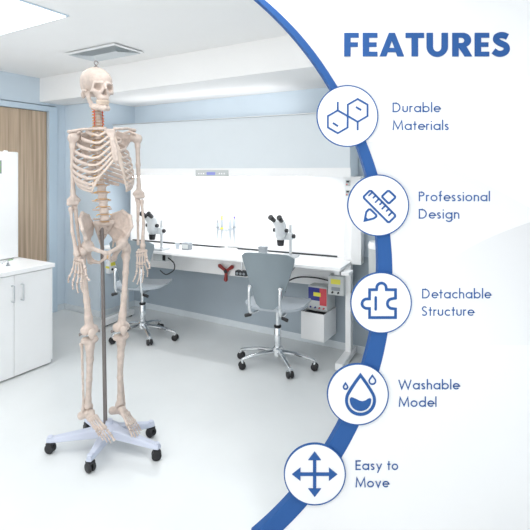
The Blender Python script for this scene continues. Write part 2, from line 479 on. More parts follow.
q = on_bench(290.5, 256.5)
mic = microscope(bp(q.x, q.y, BT), TB, 'white binocular microscope behind the nearer grey chair')
q = on_bench(161.5, 249.5)
mic2 = copy_tree(mic); mic2.location = bp(q.x, q.y, BT); mic2['label'] = 'white binocular microscope on the left end of the workbench'

# ---- pipette carousel
q = on_bench(226, 250.5)
cr = thing('pipette_carousel', 'round white pipette stand in the middle of the workbench', 'pipette stand', bp(q.x, q.y, BT), TB)
MB().lathe([(.095, 0), (.1, .004), (.098, .010), (.03, .016), (.012, .022)], (0, 0, 0), 36).build('base', 'white', cr)
MB().lathe([(.010, .016), (.010, .19), (.006, .235), (.002, .24)], (0, 0, 0), 16).build('column', 'white', cr)
MB().lathe([(.03, .17), (.062, .172), (.062, .180), (.03, .182)], (0, 0, 0), 24).build('holder_ring', 'tubew', cr)
caps = ['bluecap', 'tubew', 'yellow', 'cableg', 'yellow', 'tubew']
for k in range(6):
    a = PI / 6 + k * PI / 3; cx, cy = .068 * math.cos(a), .068 * math.sin(a)
    hgt = .27 - .03 * (k % 2)
    pp = MB().lathe([(.0015, .055), (.003, .10), (.007, .14), (.011, .19), (.013, hgt - .02), (.010, hgt - .012)], (cx, cy, 0), 12).build('pipette', 'tubew', cr)
    MB().lathe([(.005, hgt - .012), (.005, hgt), (.008, hgt + .002), (.008, hgt + .010)], (cx, cy, 0), 10).build('plunger', caps[k], pp)
    MB().lathe([(.0118, .183), (.0128, .187), (.0128, .196), (.012, .199)], (cx, cy, 0), 12).build('volume_dial', ['cableg', 'yellow', 'tubew'][k % 3], pp)

# ---- small desk things
q = on_bench(187, 249.5)
t = thing('tape_dispenser', 'small grey block shaped dispenser left of the pipette stand', 'dispenser', bp(q.x, q.y, BT), TB)
MB().box(-.036, .036, -.03, .03, 0, .058, .008, 3).build('body', 'cableg', t)
MB().box(-.030, .030, -.034, -.0302, .012, .046, .002).build('front_plate', 'greyp', t, False)
q = on_bench(177.5, 248.5)
t = thing('plastic_cup', 'small white cup beside the grey dispenser', 'cup', bp(q.x, q.y, BT), TB)
MB().lathe([(.015, 0), (.020, .045), (.0215, .046), (.0195, .0465), (.0185, .044), (.014, .004)], (0, 0, 0), 18).build('cup_body', 'tubew', t)
MB().lathe([(.0215, .047), (.0215, .051), (.010, .054)], (0, 0, 0), 18).build('lid', 'greyp', t)
q = on_bench(263, 255)
t = thing('slide_box', 'small grey box peeking over the nearer chair back', 'box', bp(q.x, q.y, BT), TB)
MB().box(-.03, .03, -.02, .02, 0, .052, .002).build('box_body', 'cableg', t, False)
MB().box(-.032, .032, -.022, .022, .0525, .066, .002).build('lid', 'cableg', t, False)

# ---- things hung below the worktop
def under(px, py, yl):
    s, z = onhood(px, py, yl); return s, z
# power box under left end
xx, zz = under(160, 257, -.37)
t = thing('power_unit', 'grey power unit hung under the left end of the worktop', 'power unit', bp(xx, -.33, BT - .024), TB)
MB().box(-.08, .05, -.03, .05, -.065, 0, .006).build('case', 'greyp', t, False)
MB().box(.02, .049, -.036, -.0302, -.055, -.01, .003).build('socket', 'black', t, False)
cb = B(MB().tube(spline([(xx + .052, -.33, BT - .06), (xx + .11, -.33, BT - .10), (xx + .09, -.30, BT - .16), (xx + .0, -.25, BT - .21), (xx - .08, -.2, BT - .235), (xx - .2, -.115, BT - .23)], 8), .005, 8))
cb = cb.build('power_cable', 'black', None); cb.matrix_world = Matrix.Translation(bp(-1, -.2, 0)) @ Matrix.Rotation(TB, 4, 'Z'); tag(cb, 'black cable curving under the left end of the worktop', 'cable')
# red three-armed knob
xx, zz = under(226.5, 271, -.09)
t = thing('hand_knob', 'dark red three-armed knob on the rail below the worktop', 'knob', bp(xx, -.071, zz), TB)
kn = MB()
for a in (-90, 35, 145):
    c, s_ = math.cos(math.radians(a)), math.sin(math.radians(a))
    kn.tube([(0, -.025, 0), (c * .03, -.027, s_ * .03), (c * .075, -.03, s_ * .075), (c * .086, -.03, s_ * .086)], [.014, .013, .017, .008], 12)
kn.build('arms', 'red', t)
MB().cyl((0, -.001, 0), (0, -.042, 0), .016, bev=.003).build('hub', 'dark', t)
# black socket block
xx, zz = under(242, 281, -.2)
t = thing('socket_block', 'black power block under the worktop left of nearer chair back', 'power strip', bp(xx, -.20, .50), TB)
MB().box(-.05, .05, -.025, .025, .03, .07, .004).build('block', 'dark', t, False)
for k in range(3): MB().cyl((-.03 + .03 * k, -.0252, .05), (-.03 + .03 * k, -.030, .05), .010, n=14).build('outlet', 'cableg', t)
MB().box(-.006, .006, -.006, .006, .07, BT - .5 - .0235).build('hanger', 'steel', t, False)
# control box with yellow label
xa, za = under(328, 294.5, -.22); xb, zb = under(343.5, 277, -.22)
t = thing('control_box', 'pale box with yellow label hung under the right end of the worktop', 'control box', bp((xa + xb) / 2, -.22, za), TB)
w = (xb - xa) / 2; hh = zb - za
MB().box(-w, w, 0, .09, 0, hh, .004).build('case', 'greyp', t, False)
MB().box(-w * .62, w * .6, -.002, -.0002, hh * .58, hh * .84).build('label', 'yellow', t, False)
MB().box(-w * .55, w * .55, -.003, -.0002, hh * .24, hh * .42).build('display_slot', 'cableg', t, False)
for a in (-.4, .35): MB().cyl((w * a, -.0002, hh * .15), (w * a, -.014, hh * .15), .007, n=12).build('knob', 'black', t)
MB().box(-.02, .02, .03, .06, hh, BT - za - .0235, .002).build('hanger', 'steel', t, False)
# white bin on a wall bracket, power supply on it
RI = RM.inverted()
def inroom(px, py, yr):
    t_ = (px - PXC) / F; Y = yr / (.5137 * t_ + .858); p = RI @ at(px, py, Y); return p.x, p.z
xa, za = inroom(301, 338, YB - .26); xb, zb = inroom(324, 315, YB - .26)
bw = xb - xa; bh = zb - za
bn = thing('storage_bin', 'open white box hung low on the wall under the bench', 'box', rp(xa, YB - .26, za), TH)
MB().box(0, bw, 0, .004, 0, bh).box(0, bw, .226, .23, 0, bh).box(0, .004, .004, .226, 0, bh).box(bw - .004, bw, .004, .226, 0, bh).box(.004, bw - .004, .004, .226, 0, .004).build('tub', 'white', bn, False)
MB().box(.02, bw - .02, .2302, .2595, bh * .5, bh * .75).build('bracket', 'steel', bn, False)
MB().box(.006, bw - .006, .006, .10, bh - .03, bh - .012, .003).build('folded_liner', 'dark', bn, False)
xa2, za2 = inroom(308, 309.5, YB - .20); xb2, zb2 = inroom(327, 288, YB - .20)
psu = thing('power_supply', 'bench power supply with red and blue front resting over the white box', 'power supply', rp(xa2, YB - .20, za + bh + .001), TH)
pw, ph = xb2 - xa2, zb2 - (za + bh)
MB().box(0, pw, 0, .16, .004, ph, .004).build('case', 'greyp', psu, False)
MB().box(.004, pw * .62, -.003, -.0002, ph * .42, ph * .94).build('left_face', 'bluep', psu, False)
MB().box(pw * .62 + .001, pw - .003, -.003, -.0002, ph * .25, ph * .94).build('right_face', 'redp', psu, False)
MB().box(pw * .3, pw * .68, -.005, -.0032, ph * .60, ph * .76).build('readout', 'yellow', psu, False)
for a in (.15, .4, .62, .84): MB().cyl((pw * a, -.0002, ph * .14), (pw * a, -.012, ph * .14), .006, n=12).build('terminal', 'redp' if a > .5 else 'bluep', psu)
MB().box(-.01, pw * .9, .0, .16, .0, .0035).build('tray', 'greyp', psu, False)
# cables
def cable(name, pts, r, label, m='black'):
    o = MB().tube(spline([bp(*p) for p in pts], 10), r, 8).build(name, m, None); tag(o, label, 'cable', 'cables below the worktop'); return o
cable('cable', [(-.62, -.09, .64), (-.63, -.16, .56), (-.50, -.2, .50), (-.36, -.2, .56), (-.30, -.12, .64)], .005, 'grey cable looping below the worktop right of nearer chair', 'cableg')
cable('cable', [(-.74, -.10, .56), (-.6, -.17, .50), (-.44, -.2, .475), (-.30, -.15, .545), (-.16, -.10, .55), (-.02, -.09, .53)], .0055, 'black cable sagging between chair and the yellow-labelled box')
cable('cable', [(-.70, -.10, .50), (-.56, -.24, .44), (-.44, -.26, .43), (-.34, -.25, .46)], .005, 'lower black cable hanging beside the red and blue power supply')

# wall box beside the pelvis
pz = .0
def on_pier(px, py): 
    return inroom(px, py, 2.87)
# it hangs on the pier's right face
t_ = (112 - PXC) / F; Y = -3.496 / (.858 * t_ - .5137) 
p = RI @ at(112, 266, Y)
t = thing('wall_socket_box', 'white socket box with yellow sticker on the wall beside the pelvis', 'socket box', rp(-3.5075, p.y - .01, p.z), TH)
MB().box(0, .05, -.055, .055, -.06, .06, .006).build('case', 'white', t)
MB().box(.0505, .052, -.04, .04, .012, .045).build('sticker', 'yellow', t, False)
for a in (-.02, .02): MB().cyl((.0502, a, -.022), (.053, a, -.022), .012, n=14).build('socket_hole', 'dark', t)
MB().box(.0, .05, -.055, -.0555, -.01, .01).build('side_stripe', 'yellow', t, False)

# white canister at the right end of the bench
q = Vector((.815, 3.19, 0))
t = thing('waste_canister', 'white lidded canister beyond the right end of the bench', 'canister', (q.x, q.y, 0), TH)
zt = EYE - (243 - HOR) / F * 3.1
MB().lathe([(.08, 0), (.088, .02), (.092, zt - .06), (.092, zt - .05)], (0, 0, 0), 28).build('body', 'greyp', t)
MB().lathe([(.094, zt - .05), (.096, zt - .03), (.088, zt - .006), (.03, zt), (.01, zt)], (0, 0, 0), 28).build('lid', 'white', t)

# ================================================================== CHAIRS
def make_chair(loc, face, label, spots):
    """face = direction the sitter looks (radians); local +y = facing"""
    rz = face - PI / 2
    t = thing('swivel_chair', label, 'chair', loc, rz, 'grey laboratory swivel chairs')
    hub = MB().lathe([(.028, .075), (.036, .08), (.036, .125), (.026, .135)], (0, 0, 0), 20).build('base_hub', 'chrome', t)
    Rz = Matrix.Rotation(-rz, 4, 'Z')
    for (dx, dy) in spots:
        v = Rz @ Vector((dx, dy, 0)); r = v.length; u = v.normalized()
        lg = MB().tube([u * .02 + Vector((0, 0, .105)), u * (r * .5) + Vector((0, 0, .098)), u * (r * .86) + Vector((0, 0, .078)), u * r + Vector((0, 0, .066))], [.017, .015, .013, .011], 10, flat=(.8, 1.1)).build('leg', 'chrome', t)
        c = u * r; w = Vector((-u.y, u.x, 0))
        ca = MB()
        for s in (-1, 1): ca.cyl(c + w * (s * .006) + Vector((0, 0, .025)), c + w * (s * .021) + Vector((0, 0, .025)), .025, bev=.004)
        ca = ca.build('caster', 'black', lg)
        MB().cyl(c + Vector((0, 0, .030)), c + Vector((0, 0, .070)), .007).box(-.006, .006, -.022, .022, .046, .056, .003, mtx=Matrix.Translation(c) @ Matrix.Rotation(math.atan2(w.y, w.x) + PI / 2, 4, 'Z')).build('caster_hood', 'chrome', lg)
    MB().cyl((0, 0, .125), (0, 0, .27), .024, bev=.003).build('lower_column', 'chrome', t)
    MB().cyl((0, 0, .27), (0, 0, .285), .026, bev=.003).build('column_ring', 'black', t)
    MB().cyl((0, 0, .285), (0, 0, .405), .014).build('gas_lift', 'chrome', t)
    MB().box(-.09, .09, -.10, .09, .405, .425, .008).build('seat_plate', 'cableg', t)
    # seat shell: rounded, dished
    mb = MB(); n, m_ = 20, 8; vs = []
    rows = []
    for j in range(m_ + 1):
        rr = j / m_
        rows.append([(math.copysign(abs(math.cos(a)) ** .62, math.cos(a)) * .215 * rr, .02 + math.copysign(abs(math.sin(a)) ** .62, math.sin(a)) * .205 * rr) for a in [2 * PI * k / n for k in range(n)]])
    def zz_(x, y): return .445 + .9 * (x * x) * .25 - max(0, y - .12) ** 2 * 2.2 + .2 * max(0, -y - .08) ** 2
    top = [[mb.bm.verts.new((x, y, zz_(x, y))) for x, y in r] for r in rows[1:]]
    bot = [[mb.bm.verts.new((x * .97, y * .97, zz_(x, y) - .018)) for x, y in r] for r in rows[1:]]
    tc = mb.bm.verts.new((0, .02, zz_(0, .02))); bc = mb.bm.verts.new((0, .02, zz_(0, .02) - .018))
    for k in range(n):
        l = (k + 1) % n
        mb.bm.faces.new((tc, top[0][k], top[0][l])); mb.bm.faces.new((bc, bot[0][l], bot[0][k]))
        for j in range(m_ - 1):
            mb.bm.faces.new((top[j][k], top[j + 1][k], top[j + 1][l], top[j][l])); mb.bm.faces.new((bot[j][l], bot[j + 1][l], bot[j + 1][k], bot[j][k]))
        mb.bm.faces.new((top[-1][k], bot[-1][k], bot[-1][l], top[-1][l]))
    mb.build('seat', 'seatl', t, angle=60)
    # backrest: trapezoid shell, wider at the top, curved round the sitter
    mb = MB(); NX, NZ = 14, 14; fr_, bk_ = [], []
    for j in range(NZ + 1):
        v = j / NZ; z = .455 + .375 * v
        hw = .066 + (.198 - .066) * (v ** .85)
        if v > .88: hw -= .05 * ((v - .88) / .12) ** 2.4
        if v < .1: hw -= .02 * ((.1 - v) / .1) ** 2
        for i in range(NX + 1):
            u = -1 + 2 * i / NX; x = u * hw
            y = -.205 - .055 * v + .06 * (abs(u) ** 2) * (hw / .18) ** 2 + .02 * math.sin(PI * v)
            z2 = z - .012 * u * u * v
            fr_.append(mb.bm.verts.new((x, y, z2))); bk_.append(mb.bm.verts.new((x, y - .012, z2)))
    def ix(j, i): return j * (NX + 1) + i
    for j in range(NZ):
        for i in range(NX):
            mb.bm.faces.new((fr_[ix(j, i)], fr_[ix(j, i + 1)], fr_[ix(j + 1, i + 1)], fr_[ix(j + 1, i)]))
            mb.bm.faces.new((bk_[ix(j, i)], bk_[ix(j + 1, i)], bk_[ix(j + 1, i + 1)], bk_[ix(j, i + 1)]))
    rim = [ix(0, i) for i in range(NX)] + [ix(j, NX) for j in range(NZ)] + [ix(NZ, NX - i) for i in range(NX)] + [ix(NZ - j, 0) for j in range(NZ)]
    for a, b in zip(rim, rim[1:] + rim[:1]): mb.bm.faces.new((fr_[a], bk_[a], bk_[b], fr_[b]))
    mb.build('backrest', 'chair', t, angle=50)
    for s in (-1, 1):
        st = MB().tube(spline([(s * .085, -.05, .412), (s * .10, -.14, .412), (s * .104, -.215, .42), (s * .106, -.250, .45), (s * .106, -.2575, .56), (s * .106, -.252, .60)], 6), .0085, 10, flat=(1, 1.2)).build('back_bracket', 'chrome', t)
        MB().cyl((s * .105, -.255, .600), (s * .105, -.232, .600), .014, bev=.002).build('bracket_screw', 'chrome', st)
        MB().cyl((s * .106, -.22, .412), (s * .150, -.225, .400), .011, .012, bev=.003).build('bracket_cap', 'black', st)
    return t
c1 = (.088, 3.187, 0)
make_chair(c1, math.atan2(.93, .36), 'grey shell-back swivel chair standing nearer, in the middle of the bench', [(-.245, -.05), (.075, -.19), (.25, -.07), (-.26, .13), (.03, .17)])
make_chair((-1.0, 3.74, 0), math.atan2(.985, .17), 'grey swivel chair behind the skeleton at the left end of the bench', [(.10, .20), (.28, -.07), (.10, -.17), (-.2, -.14), (-.18, .14)])
# ================================================================== THE SKELETON ON ITS ROLLING STAND
A = math.radians(35); CA, SA = math.cos(A), math.sin(A)
C0 = Vector((-.775, 2.24, 0))
def Q(px, py, f, dl=0.0):
    """skeleton frame (x = its left, y = behind it) of the point seen at a pixel, f in front of its axis"""
    t = (px - PXC) / F
    l = (t * (C0.y - f * CA) - C0.x - f * SA) / (CA - t * SA)
    Y = C0.y + l * SA - f * CA
    return (l + dl, -f, EYE - (py - HOR) / F * Y)
sk = thing('anatomical_skeleton', 'life-size bone white model skeleton standing on a five-armed rolling base', 'skeleton', C0, A)
# ---- stand: five tapered arms with black twin casters
spots = [(50.4, 452.5), (90.3, 471.5), (156.5, 459.5), (151.0, 436.5), (88.0, 431.5)]
hubw = at(109, 440, 2.26); hub = Matrix.Rotation(-A, 4, 'Z') @ (Vector((hubw.x, hubw.y, 0)) - C0)
bs = MB().lathe([(.045, .058), (.055, .064), (.052, .094), (.04, .104), (.02, .110), (.017, .128)], (hub.x, hub.y, 0), 24).build('base_hub', 'base', sk)
for (px, py) in spots:
    Y = EYE * F / (py - HOR); w = Vector(((px - PXC) / F * Y, Y, 0)); w = Matrix.Rotation(-A, 4, 'Z') @ (w - C0)
    d = (w - hub); d.z = 0; r = d.length; u = d.normalized(); n_ = Vector((-u.y, u.x, 0))
    P0 = hub + u * .03; P1 = hub + u * r
    mb = MB(); vs = []
    for (p, hw, z0, z1) in ((P0, .034, .056, .098), (hub + u * (r * .5), .025, .054, .088), (P1 - u * .004, .017, .052, .074), (P1 + u * .016, .013, .053, .072)):
        for (a, z) in ((-hw, z0 + .004), (-hw * .8, z0), (hw * .8, z0), (hw, z0 + .004), (hw * .82, z1 - .004), (hw * .62, z1), (-hw * .62, z1), (-hw * .82, z1 - .004)):
            vs.append(p + n_ * a + Vector((0, 0, z)))
    fs = [tuple(range(7, -1, -1)), tuple(range(24, 32))]
    for k in range(3):
        for j in range(8): fs.append((k * 8 + j, k * 8 + (j + 1) % 8, k * 8 + 8 + (j + 1) % 8, k * 8 + 8 + j))
    mb.mesh([tuple(v) for v in vs], fs)
    mb.lathe([(.014, .072), (.014, .078), (.010, .081)], (P1.x, P1.y, 0), 14)
    arm = mb.build('base_arm', 'base', sk, True, 30)
    aa = random.uniform(0, PI); cu = Vector((math.cos(aa), math.sin(aa), 0))
    cm = MB()
    for s in (-1, 1): cm.cyl(P1 + cu * (s * .003) + Vector((0, 0, .023)), P1 + cu * (s * .018) + Vector((0, 0, .023)), .023, bev=.004, n=24)
    cm.cyl(P1 + Vector((0, 0, .03)), P1 + Vector((0, 0, .052)), .009)
    cm.box(-.017, .017, -.016, .016, .036, .051, .005, mtx=Matrix.Translation(P1) @ Matrix.Rotation(aa, 4, 'Z'))
    cm.build('caster', 'black', arm)
# ---- steel pole up to the pelvis
ptop = Vector(Q(101.8, 226, -.02)); pbot = Vector((hub.x, hub.y, .10))
pb = Vector(Q(105.4, 425, -.02)); 
MB().tube([pbot, pb, ptop], [.0098, .0098, .0088], 16).cyl(pbot, pbot + (pb - pbot) * .25, .0125, n=16).build('pole', 'pole', sk)

# ---- skull
SX, SY, SZ = Q(97.0, 88.8, 0)
turn = 0.17
def skull_parts():
    s = SDF()
    s.ell((0, .018, .042), (.071, .086, .067), .02).ell((0, -.038, .034), (.057, .045, .046), .02).ell((0, .062, .012), (.052, .044, .045), .02)
    s.ell((0, -.055, -.016), (.046, .034, .042), .014).ell((0, -.066, -.053), (.029, .026, .021), .010)
    s.ell((0, .02, -.01), (.050, .065, .024), .012)
    for k in (-1, 1):
        s.cap((k * .012, -.083, .018), (k * .044, -.070, .018), .0075, .006, .006)
        s.chain([(k * .040, -.066, -.022), (k * .058, -.050, -.020), (k * .067, -.020, -.018), (k * .066, .014, -.016)], [.010, .0085, .005, .006], .005)
        s.cap((k * .047, -.066, .010), (k * .052, -.058, -.016), .006, .007, .004)
        s.ell((k * .054, .034, -.032), (.012, .014, .020), .008)
    s.cap((0, -.086, .008), (0, -.100, -.012), .007, .0055, .006)
    for k in (-1, 1):
        s.ell((k * .030, -.096, -.003), (.0175, .046, .0190), .004, '-')
        s.ell((k * .066, -.044, .0), (.013, .022, .030), .008, '-')
        s.ell((k * .052, -.028, -.044), (.020, .028, .017), .006, '-')
    s.ell((0, -.098, -.028), (.0085, .034, .016), .003, '-')
    s.ell((-.0062, -.098, -.034), (.0075, .032, .009), .002, '-').ell((.0062, -.098, -.034), (.0075, .032, .009), .002, '-')
    j = SDF()
    j.chain([(0, -.086, -.106), (.020, -.077, -.104), (.033, -.054, -.102), (.041, -.030, -.094)], [.012, .011, .0095, .009], .005)
    j.chain([(0, -.086, -.106), (-.020, -.077, -.104), (-.033, -.054, -.102), (-.041, -.030, -.094)], [.012, .011, .0095, .009], .005)
    j.chain([(0, -.084, -.092), (.022, -.070, -.092), (.033, -.048, -.088)], [.008, .008, .007], .005)
    j.chain([(0, -.084, -.092), (-.022, -.070, -.092), (-.033, -.048, -.088)], [.008, .008, .007], .005)
    for k in (-1, 1):
        j.tri((k * .041, -.028, -.094), (k * .054, .008, -.022), (k * .038, -.046, -.090), .0045, .006)
        j.tri((k * .041, -.028, -.092), (k * .054, .008, -.022), (k * .050, -.022, -.022), .004, .005)
        j.cap((k * .042, -.026, -.090), (k * .055, .010, -.020), .006, .006, .005)
        j.ell((k * .055, .009, -.018), (.010, .006, .006), .004)
    return s, j
sko = bpy.data.objects.new('skull', None)
s, j = skull_parts()
skull = s.build('skull', 'bone', sk, .0022)
jaw = j.build('mandible', 'bone', skull, .0022)
SC = .965
skull.location = (SX, SY, SZ); skull.scale = (SC, SC, SC); skull.rotation_euler = (0.02, 0, turn)
def arch(t, rx, ry): a = t * PI / 2; return Vector((math.sin(a) * rx, -.060 - math.cos(a) * ry, 0))
for up in (1, 0):
    mb = MB()
    for k in range(14):
        t = (k - 6.5) / 6.9
        c = arch(t, .0285 if up else .0265, .034 if up else .031)
        wdt = .0031 if abs(k - 6.5) < 3 else .0038
        ang = math.atan2(c.x * 1.1, .045 - (c.y + .060))
        mt = Matrix.Translation((c.x, c.y, -.0700 if up else -.0815)) @ Matrix.Rotation(t * 1.35, 4, 'Z')
        mb.box(-wdt, wdt, -.0035, .0035, -.0055, .0055, .0016, 2, mt)
    mb.build('upper_teeth' if up else 'lower_teeth', 'teeth', skull if up else skull, True)
# hanging hook screwed in the crown
MB().cyl((0, .012, .104), (0, .012, .118), .006).tube([Vector((.010 * math.cos(a), .012, .130 + .010 * math.sin(a))) for a in [2 * PI * k / 20 for k in range(20)]], .0026, 8, closed=True).lathe([(.012, .1075), (.012, .111), (.006, .113)], (0, .012, 0), 16).build('hanging_ring', 'pole', skull)

# ---- spine
spine_px = [(97.3, 105.5, -.005), (98.0, 112, .002), (98.6, 119, .004), (98.6, 127, -.008), (98.0, 137, -.030), (98.2, 150, -.045), (99.0, 165, -.045), (100.4, 178, -.030), (102.0, 190, -.008), (103.4, 203, .012), (104.4, 213, .016), (104.9, 221.5, .006)]
SPL = spline([Q(*p) for p in spine_px], 24)
LEN = [0]
for a, b in zip(SPL, SPL[1:]): LEN.append(LEN[-1] + (b - a).length)
def sp(u):
    d = u * LEN[-1]
    for i in range(len(LEN) - 1):
        if LEN[i + 1] >= d:
            t = (d - LEN[i]) / max(LEN[i + 1] - LEN[i], 1e-9); p = SPL[i].lerp(SPL[i + 1], t); tg = (SPL[i + 1] - SPL[i]).normalized(); return p, tg
    return SPL[-1], (SPL[-1] - SPL[-2]).normalized()
def u_at_z(z):
    lo, hi = 0, 1
    for _ in range(30):
        m = (lo + hi) / 2
        if sp(m)[0].z > z: lo = m
        else: hi = m
    return lo
def vertebra_mesh(kind):
    s = SDF()
    W = {'cervical': (.0160, .0105, .0054), 'thoracic': (.0160, .0140, .0092), 'lumbar': (.0235, .0170, .0122)}[kind]
    w, dd, h = W
    for z in (-h * .72, h * .72): s.ell((0, 0, z), (w, dd, h * .42), .003)
    s.ell((0, 0, 0), (w * .88, dd * .88, h), .004)
    for k in (-1, 1):
        s.cap((k * w * .6, dd * .6, h * .2), (k * w * .65, dd + .010, h * .1), .0045, .0045, .003)
        s.cap((k * w * .65, dd + .010, h * .1), (0, dd + .022, 0), .0045, .0045, .003)
        tl = {'cervical': .022, 'thoracic': .034, 'lumbar': .043}[kind]
        s.cap((k * w * .6, dd + .008, h * .1), (k * tl, dd + (.002 if kind == 'cervical' else .016), h * .2), .004, .0042, .003)
    L = {'cervical': (.034, -.006), 'thoracic': (.044, -.026), 'lumbar': (.052, -.006)}[kind]
    s.cap((0, dd + .02, 0), (0, L[0] + dd * .6, L[1]), .0035, .0055, .003)
    if kind == 'lumbar': s.cap((0, dd + .02, .004), (0, L[0] + dd * .6, L[1] + .006), .003, .0045, .003)
    me = s.mesh(.0022, kind + '_vertebra'); me.materials.append(M['bone'])
    me.polygons.foreach_set('use_smooth', [True] * len(me.polygons)); return me
VM = {k: vertebra_mesh(k) for k in ('cervical', 'thoracic', 'lumbar')}
zC7, zT12 = Q(98.6, 126, -.008)[2], Q(101.2, 184.5, -.02)[2]
uC, uT = u_at_z(zC7), u_at_z(zT12)
seg = [('cervical', i, 7, 0, uC) for i in range(7)] + [('thoracic', i, 12, uC, uT) for i in range(12)] + [('lumbar', i, 5, uT, 1) for i in range(5)]
TV = []
for kind, i, n_, a, b in seg:
    u = a + (b - a) * (i + .5) / n_; p, tg = sp(u)
    o = bpy.data.objects.new('vertebra', VM[kind]); COL.objects.link(o); o.parent = sk
    gap = (b - a) / n_ * LEN[-1]; base = {'cervical': .0142, 'thoracic': .0225, 'lumbar': .0315}[kind]
    th = math.atan2(-tg.y, -tg.z)
    o.location = p; o.rotation_euler = (-math.atan2(tg.y, -tg.z), 0, 0)
    k = gap / base
    o.scale = (1 + (.25 * i / 12 if kind == 'thoracic' else 0), 1, k * .98)
    if kind == 'thoracic': TV.append((p, tg))
    # disc below
    pd, td = sp(min(1, a + (b - a) * (i + 1) / n_))
    w, dd = {'cervical': (.0155, .0098), 'thoracic': (.0155, .0135), 'lumbar': (.0228, .0165)}[kind]
    MB().ball(pd, 1, (w, dd, .0028 if kind != 'lumbar' else .0042), 16).build('spinal_disc', 'disc', o if False else sk)
    # nerve roots in yellow
    if not (kind == 'lumbar' and i == 4):
        nb = MB()
        for s_ in (-1, 1): nb.tube([pd + Vector((s_ * w * .7, dd * .9, 0)), pd + Vector((s_ * (w + .007), dd * .8, -.002)), pd + Vector((s_ * (w + .013), dd * .5, -.006))], [.0022, .0026, .0018], 7)
        nb.build('nerve_root', 'nerve', sk)
for s_ in (-1, 1):
    pts = []
    for i in range(15):
        p, tg = sp(.02 + (uC - .02) * i / 14); pts.append(p + Vector((s_ * (.0195 + .0015 * math.sin(i * 2.2)), -.004, 0)))
    MB().tube(pts, .0021, 8).build('vertebral_artery', 'artery', sk)

# sacrum and coccyx
P5 = Vector(Q(104.9, 222, .004))
s = SDF()
def T(x, y, z): return tuple(P5 + Vector((x, y, z)))
s.tri(T(-.042, .014, -.004), T(.042, .014, -.004), T(0, .070, -.105), .009, .008).ell(T(0, .004, -.008), (.026, .017, .012), .008)
s.tri(T(-.040, .016, -.006), T(.040, .016, -.006), T(0, .055, -.05), .012, .008)
s.chain([T(0, .066, -.095), T(0, .060, -.118), T(0, .050, -.132)], [.008, .006, .003], .006)
for z in range(4):
    s.ell(T(0, .040 + z * .014, -.012 - z * .024), (.008, .012, .006), .006)
    for k in (-1, 1): s.ell(T(k * (.020 - z * .003), .008 + z * .013, -.026 - z * .021), (.0035, .02, .0035), .002, '-')
s.build('sacrum', 'bone', sk, .0025)

# ---- hip bones
HZ = Q(118, 247, .02)[2]; LC = P5.x
def hip(k):
    s = SDF(); o = Vector((LC, P5.y, HZ))
    def H_(x, f, z): return tuple(o + Vector((k * x * .91 - .006, -f, z + .004)))
    PS = H_(.040, -.060, .105); C1 = H_(.066, -.052, .150); C2 = H_(.106, -.010, .168); C3 = H_(.130, .036, .145); AS = H_(.126, .070, .098); AI = H_(.108, .062, .055)
    AC = H_(.090, .026, .012); NO = H_(.066, -.030, .028); PI_ = H_(.046, -.056, .060); MID = H_(.098, .004, .080)
    th_ = .0045
    ring = [PI_, PS, C1, C2, C3, AS, AI, AC, NO]
    for a, b in zip(ring, ring[1:] + ring[:1]): s.tri(a, b, MID, th_, .006)
    s.chain([PS, C1, C2, C3, AS], [.008, .0075, .0085, .0085, .0085], .006)
    s.cap(AS, AI, .005, .007, .006).cap(PS, PI_, .007, .007, .006).cap(AI, AC, .009, .016, .008).cap(NO, AC, .008, .016, .008)
    s.ell(AC, (.030, .030, .032), .010)
    SYM1 = H_(.008, .064, -.020); SYM2 = H_(.009, .056, -.046)
    s.chain([H_(.078, .042, .008), H_(.045, .058, -.006), SYM1], [.012, .0085, .010], .006)
    s.cap(SYM1, SYM2, .010, .008, .006)
    IT = H_(.060, -.020, -.066)
    s.chain([H_(.082, .006, -.012), H_(.070, -.022, -.045), IT], [.015, .011, .016], .008)
    s.chain([SYM2, H_(.032, .030, -.068), IT], [.007, .006, .012], .006)
    s.cap(NO, H_(.060, -.036, -.008), .006, .004, .005)
    s.ell(H_(.112, .026, -.006), (.024, .024, .024), .004, '-')
    return s.build('hip_bone', 'bone', sk, .0028)
hip(1); hip(-1)
MB().ball((LC - .006, P5.y - .062, HZ - .028), 1, (.006, .008, .018)).build('pubic_disc', 'disc', sk)

# ---- sternum and ribs
M1 = Vector(Q(110.0, 130.5, .075)); M2 = Vector(Q(112.2, 140, .095)); B1 = Vector(Q(114.5, 152, .112)); B2 = Vector(Q(116.0, 160.5, .120)); XI = Vector(Q(116.5, 167, .120))
s = SDF()
s.tri(M1 + Vector((-.022, 0, .002)), M1 + Vector((.022, 0, .002)), M2, .0055, .006).cap(M1 + Vector((-.018, 0, 0)), M1 + Vector((.018, 0, 0)), .007, .007, .005)
s.chain([tuple(M2 + Vector((-.006, 0, 0))), tuple(B1 + Vector((-.008, 0, 0))), tuple(B2 + Vector((-.006, 0, 0)))], [.0068, .0074, .0062], .006)
s.chain([tuple(M2 + Vector((.006, 0, 0))), tuple(B1 + Vector((.008, 0, 0))), tuple(B2 + Vector((.006, 0, 0)))], [.0068, .0074, .0062], .006)
s.cap(tuple(B2), tuple(XI), .006, .003, .006)
s.build('sternum', 'bone', sk, .0025)
SW = [.068, .092, .112, .125, .133, .138, .141, .142, .138, .130, .115, .085]
DP = [.50, .72, .88, .97, 1.0, 1.02, 1.03, 1.02, 1.0, .95, .9, .8]
DR_ = [.035, .052, .066, .078, .088, .096, .102, .104, .098, .088, .070, .040]
def stp(t):   # sternum edge at 0..1
    P = [M1, M2, B1, B2]; x = t * 3; i = min(2, int(x)); return P[i].lerp(P[i + 1], x - i)
fends = {}
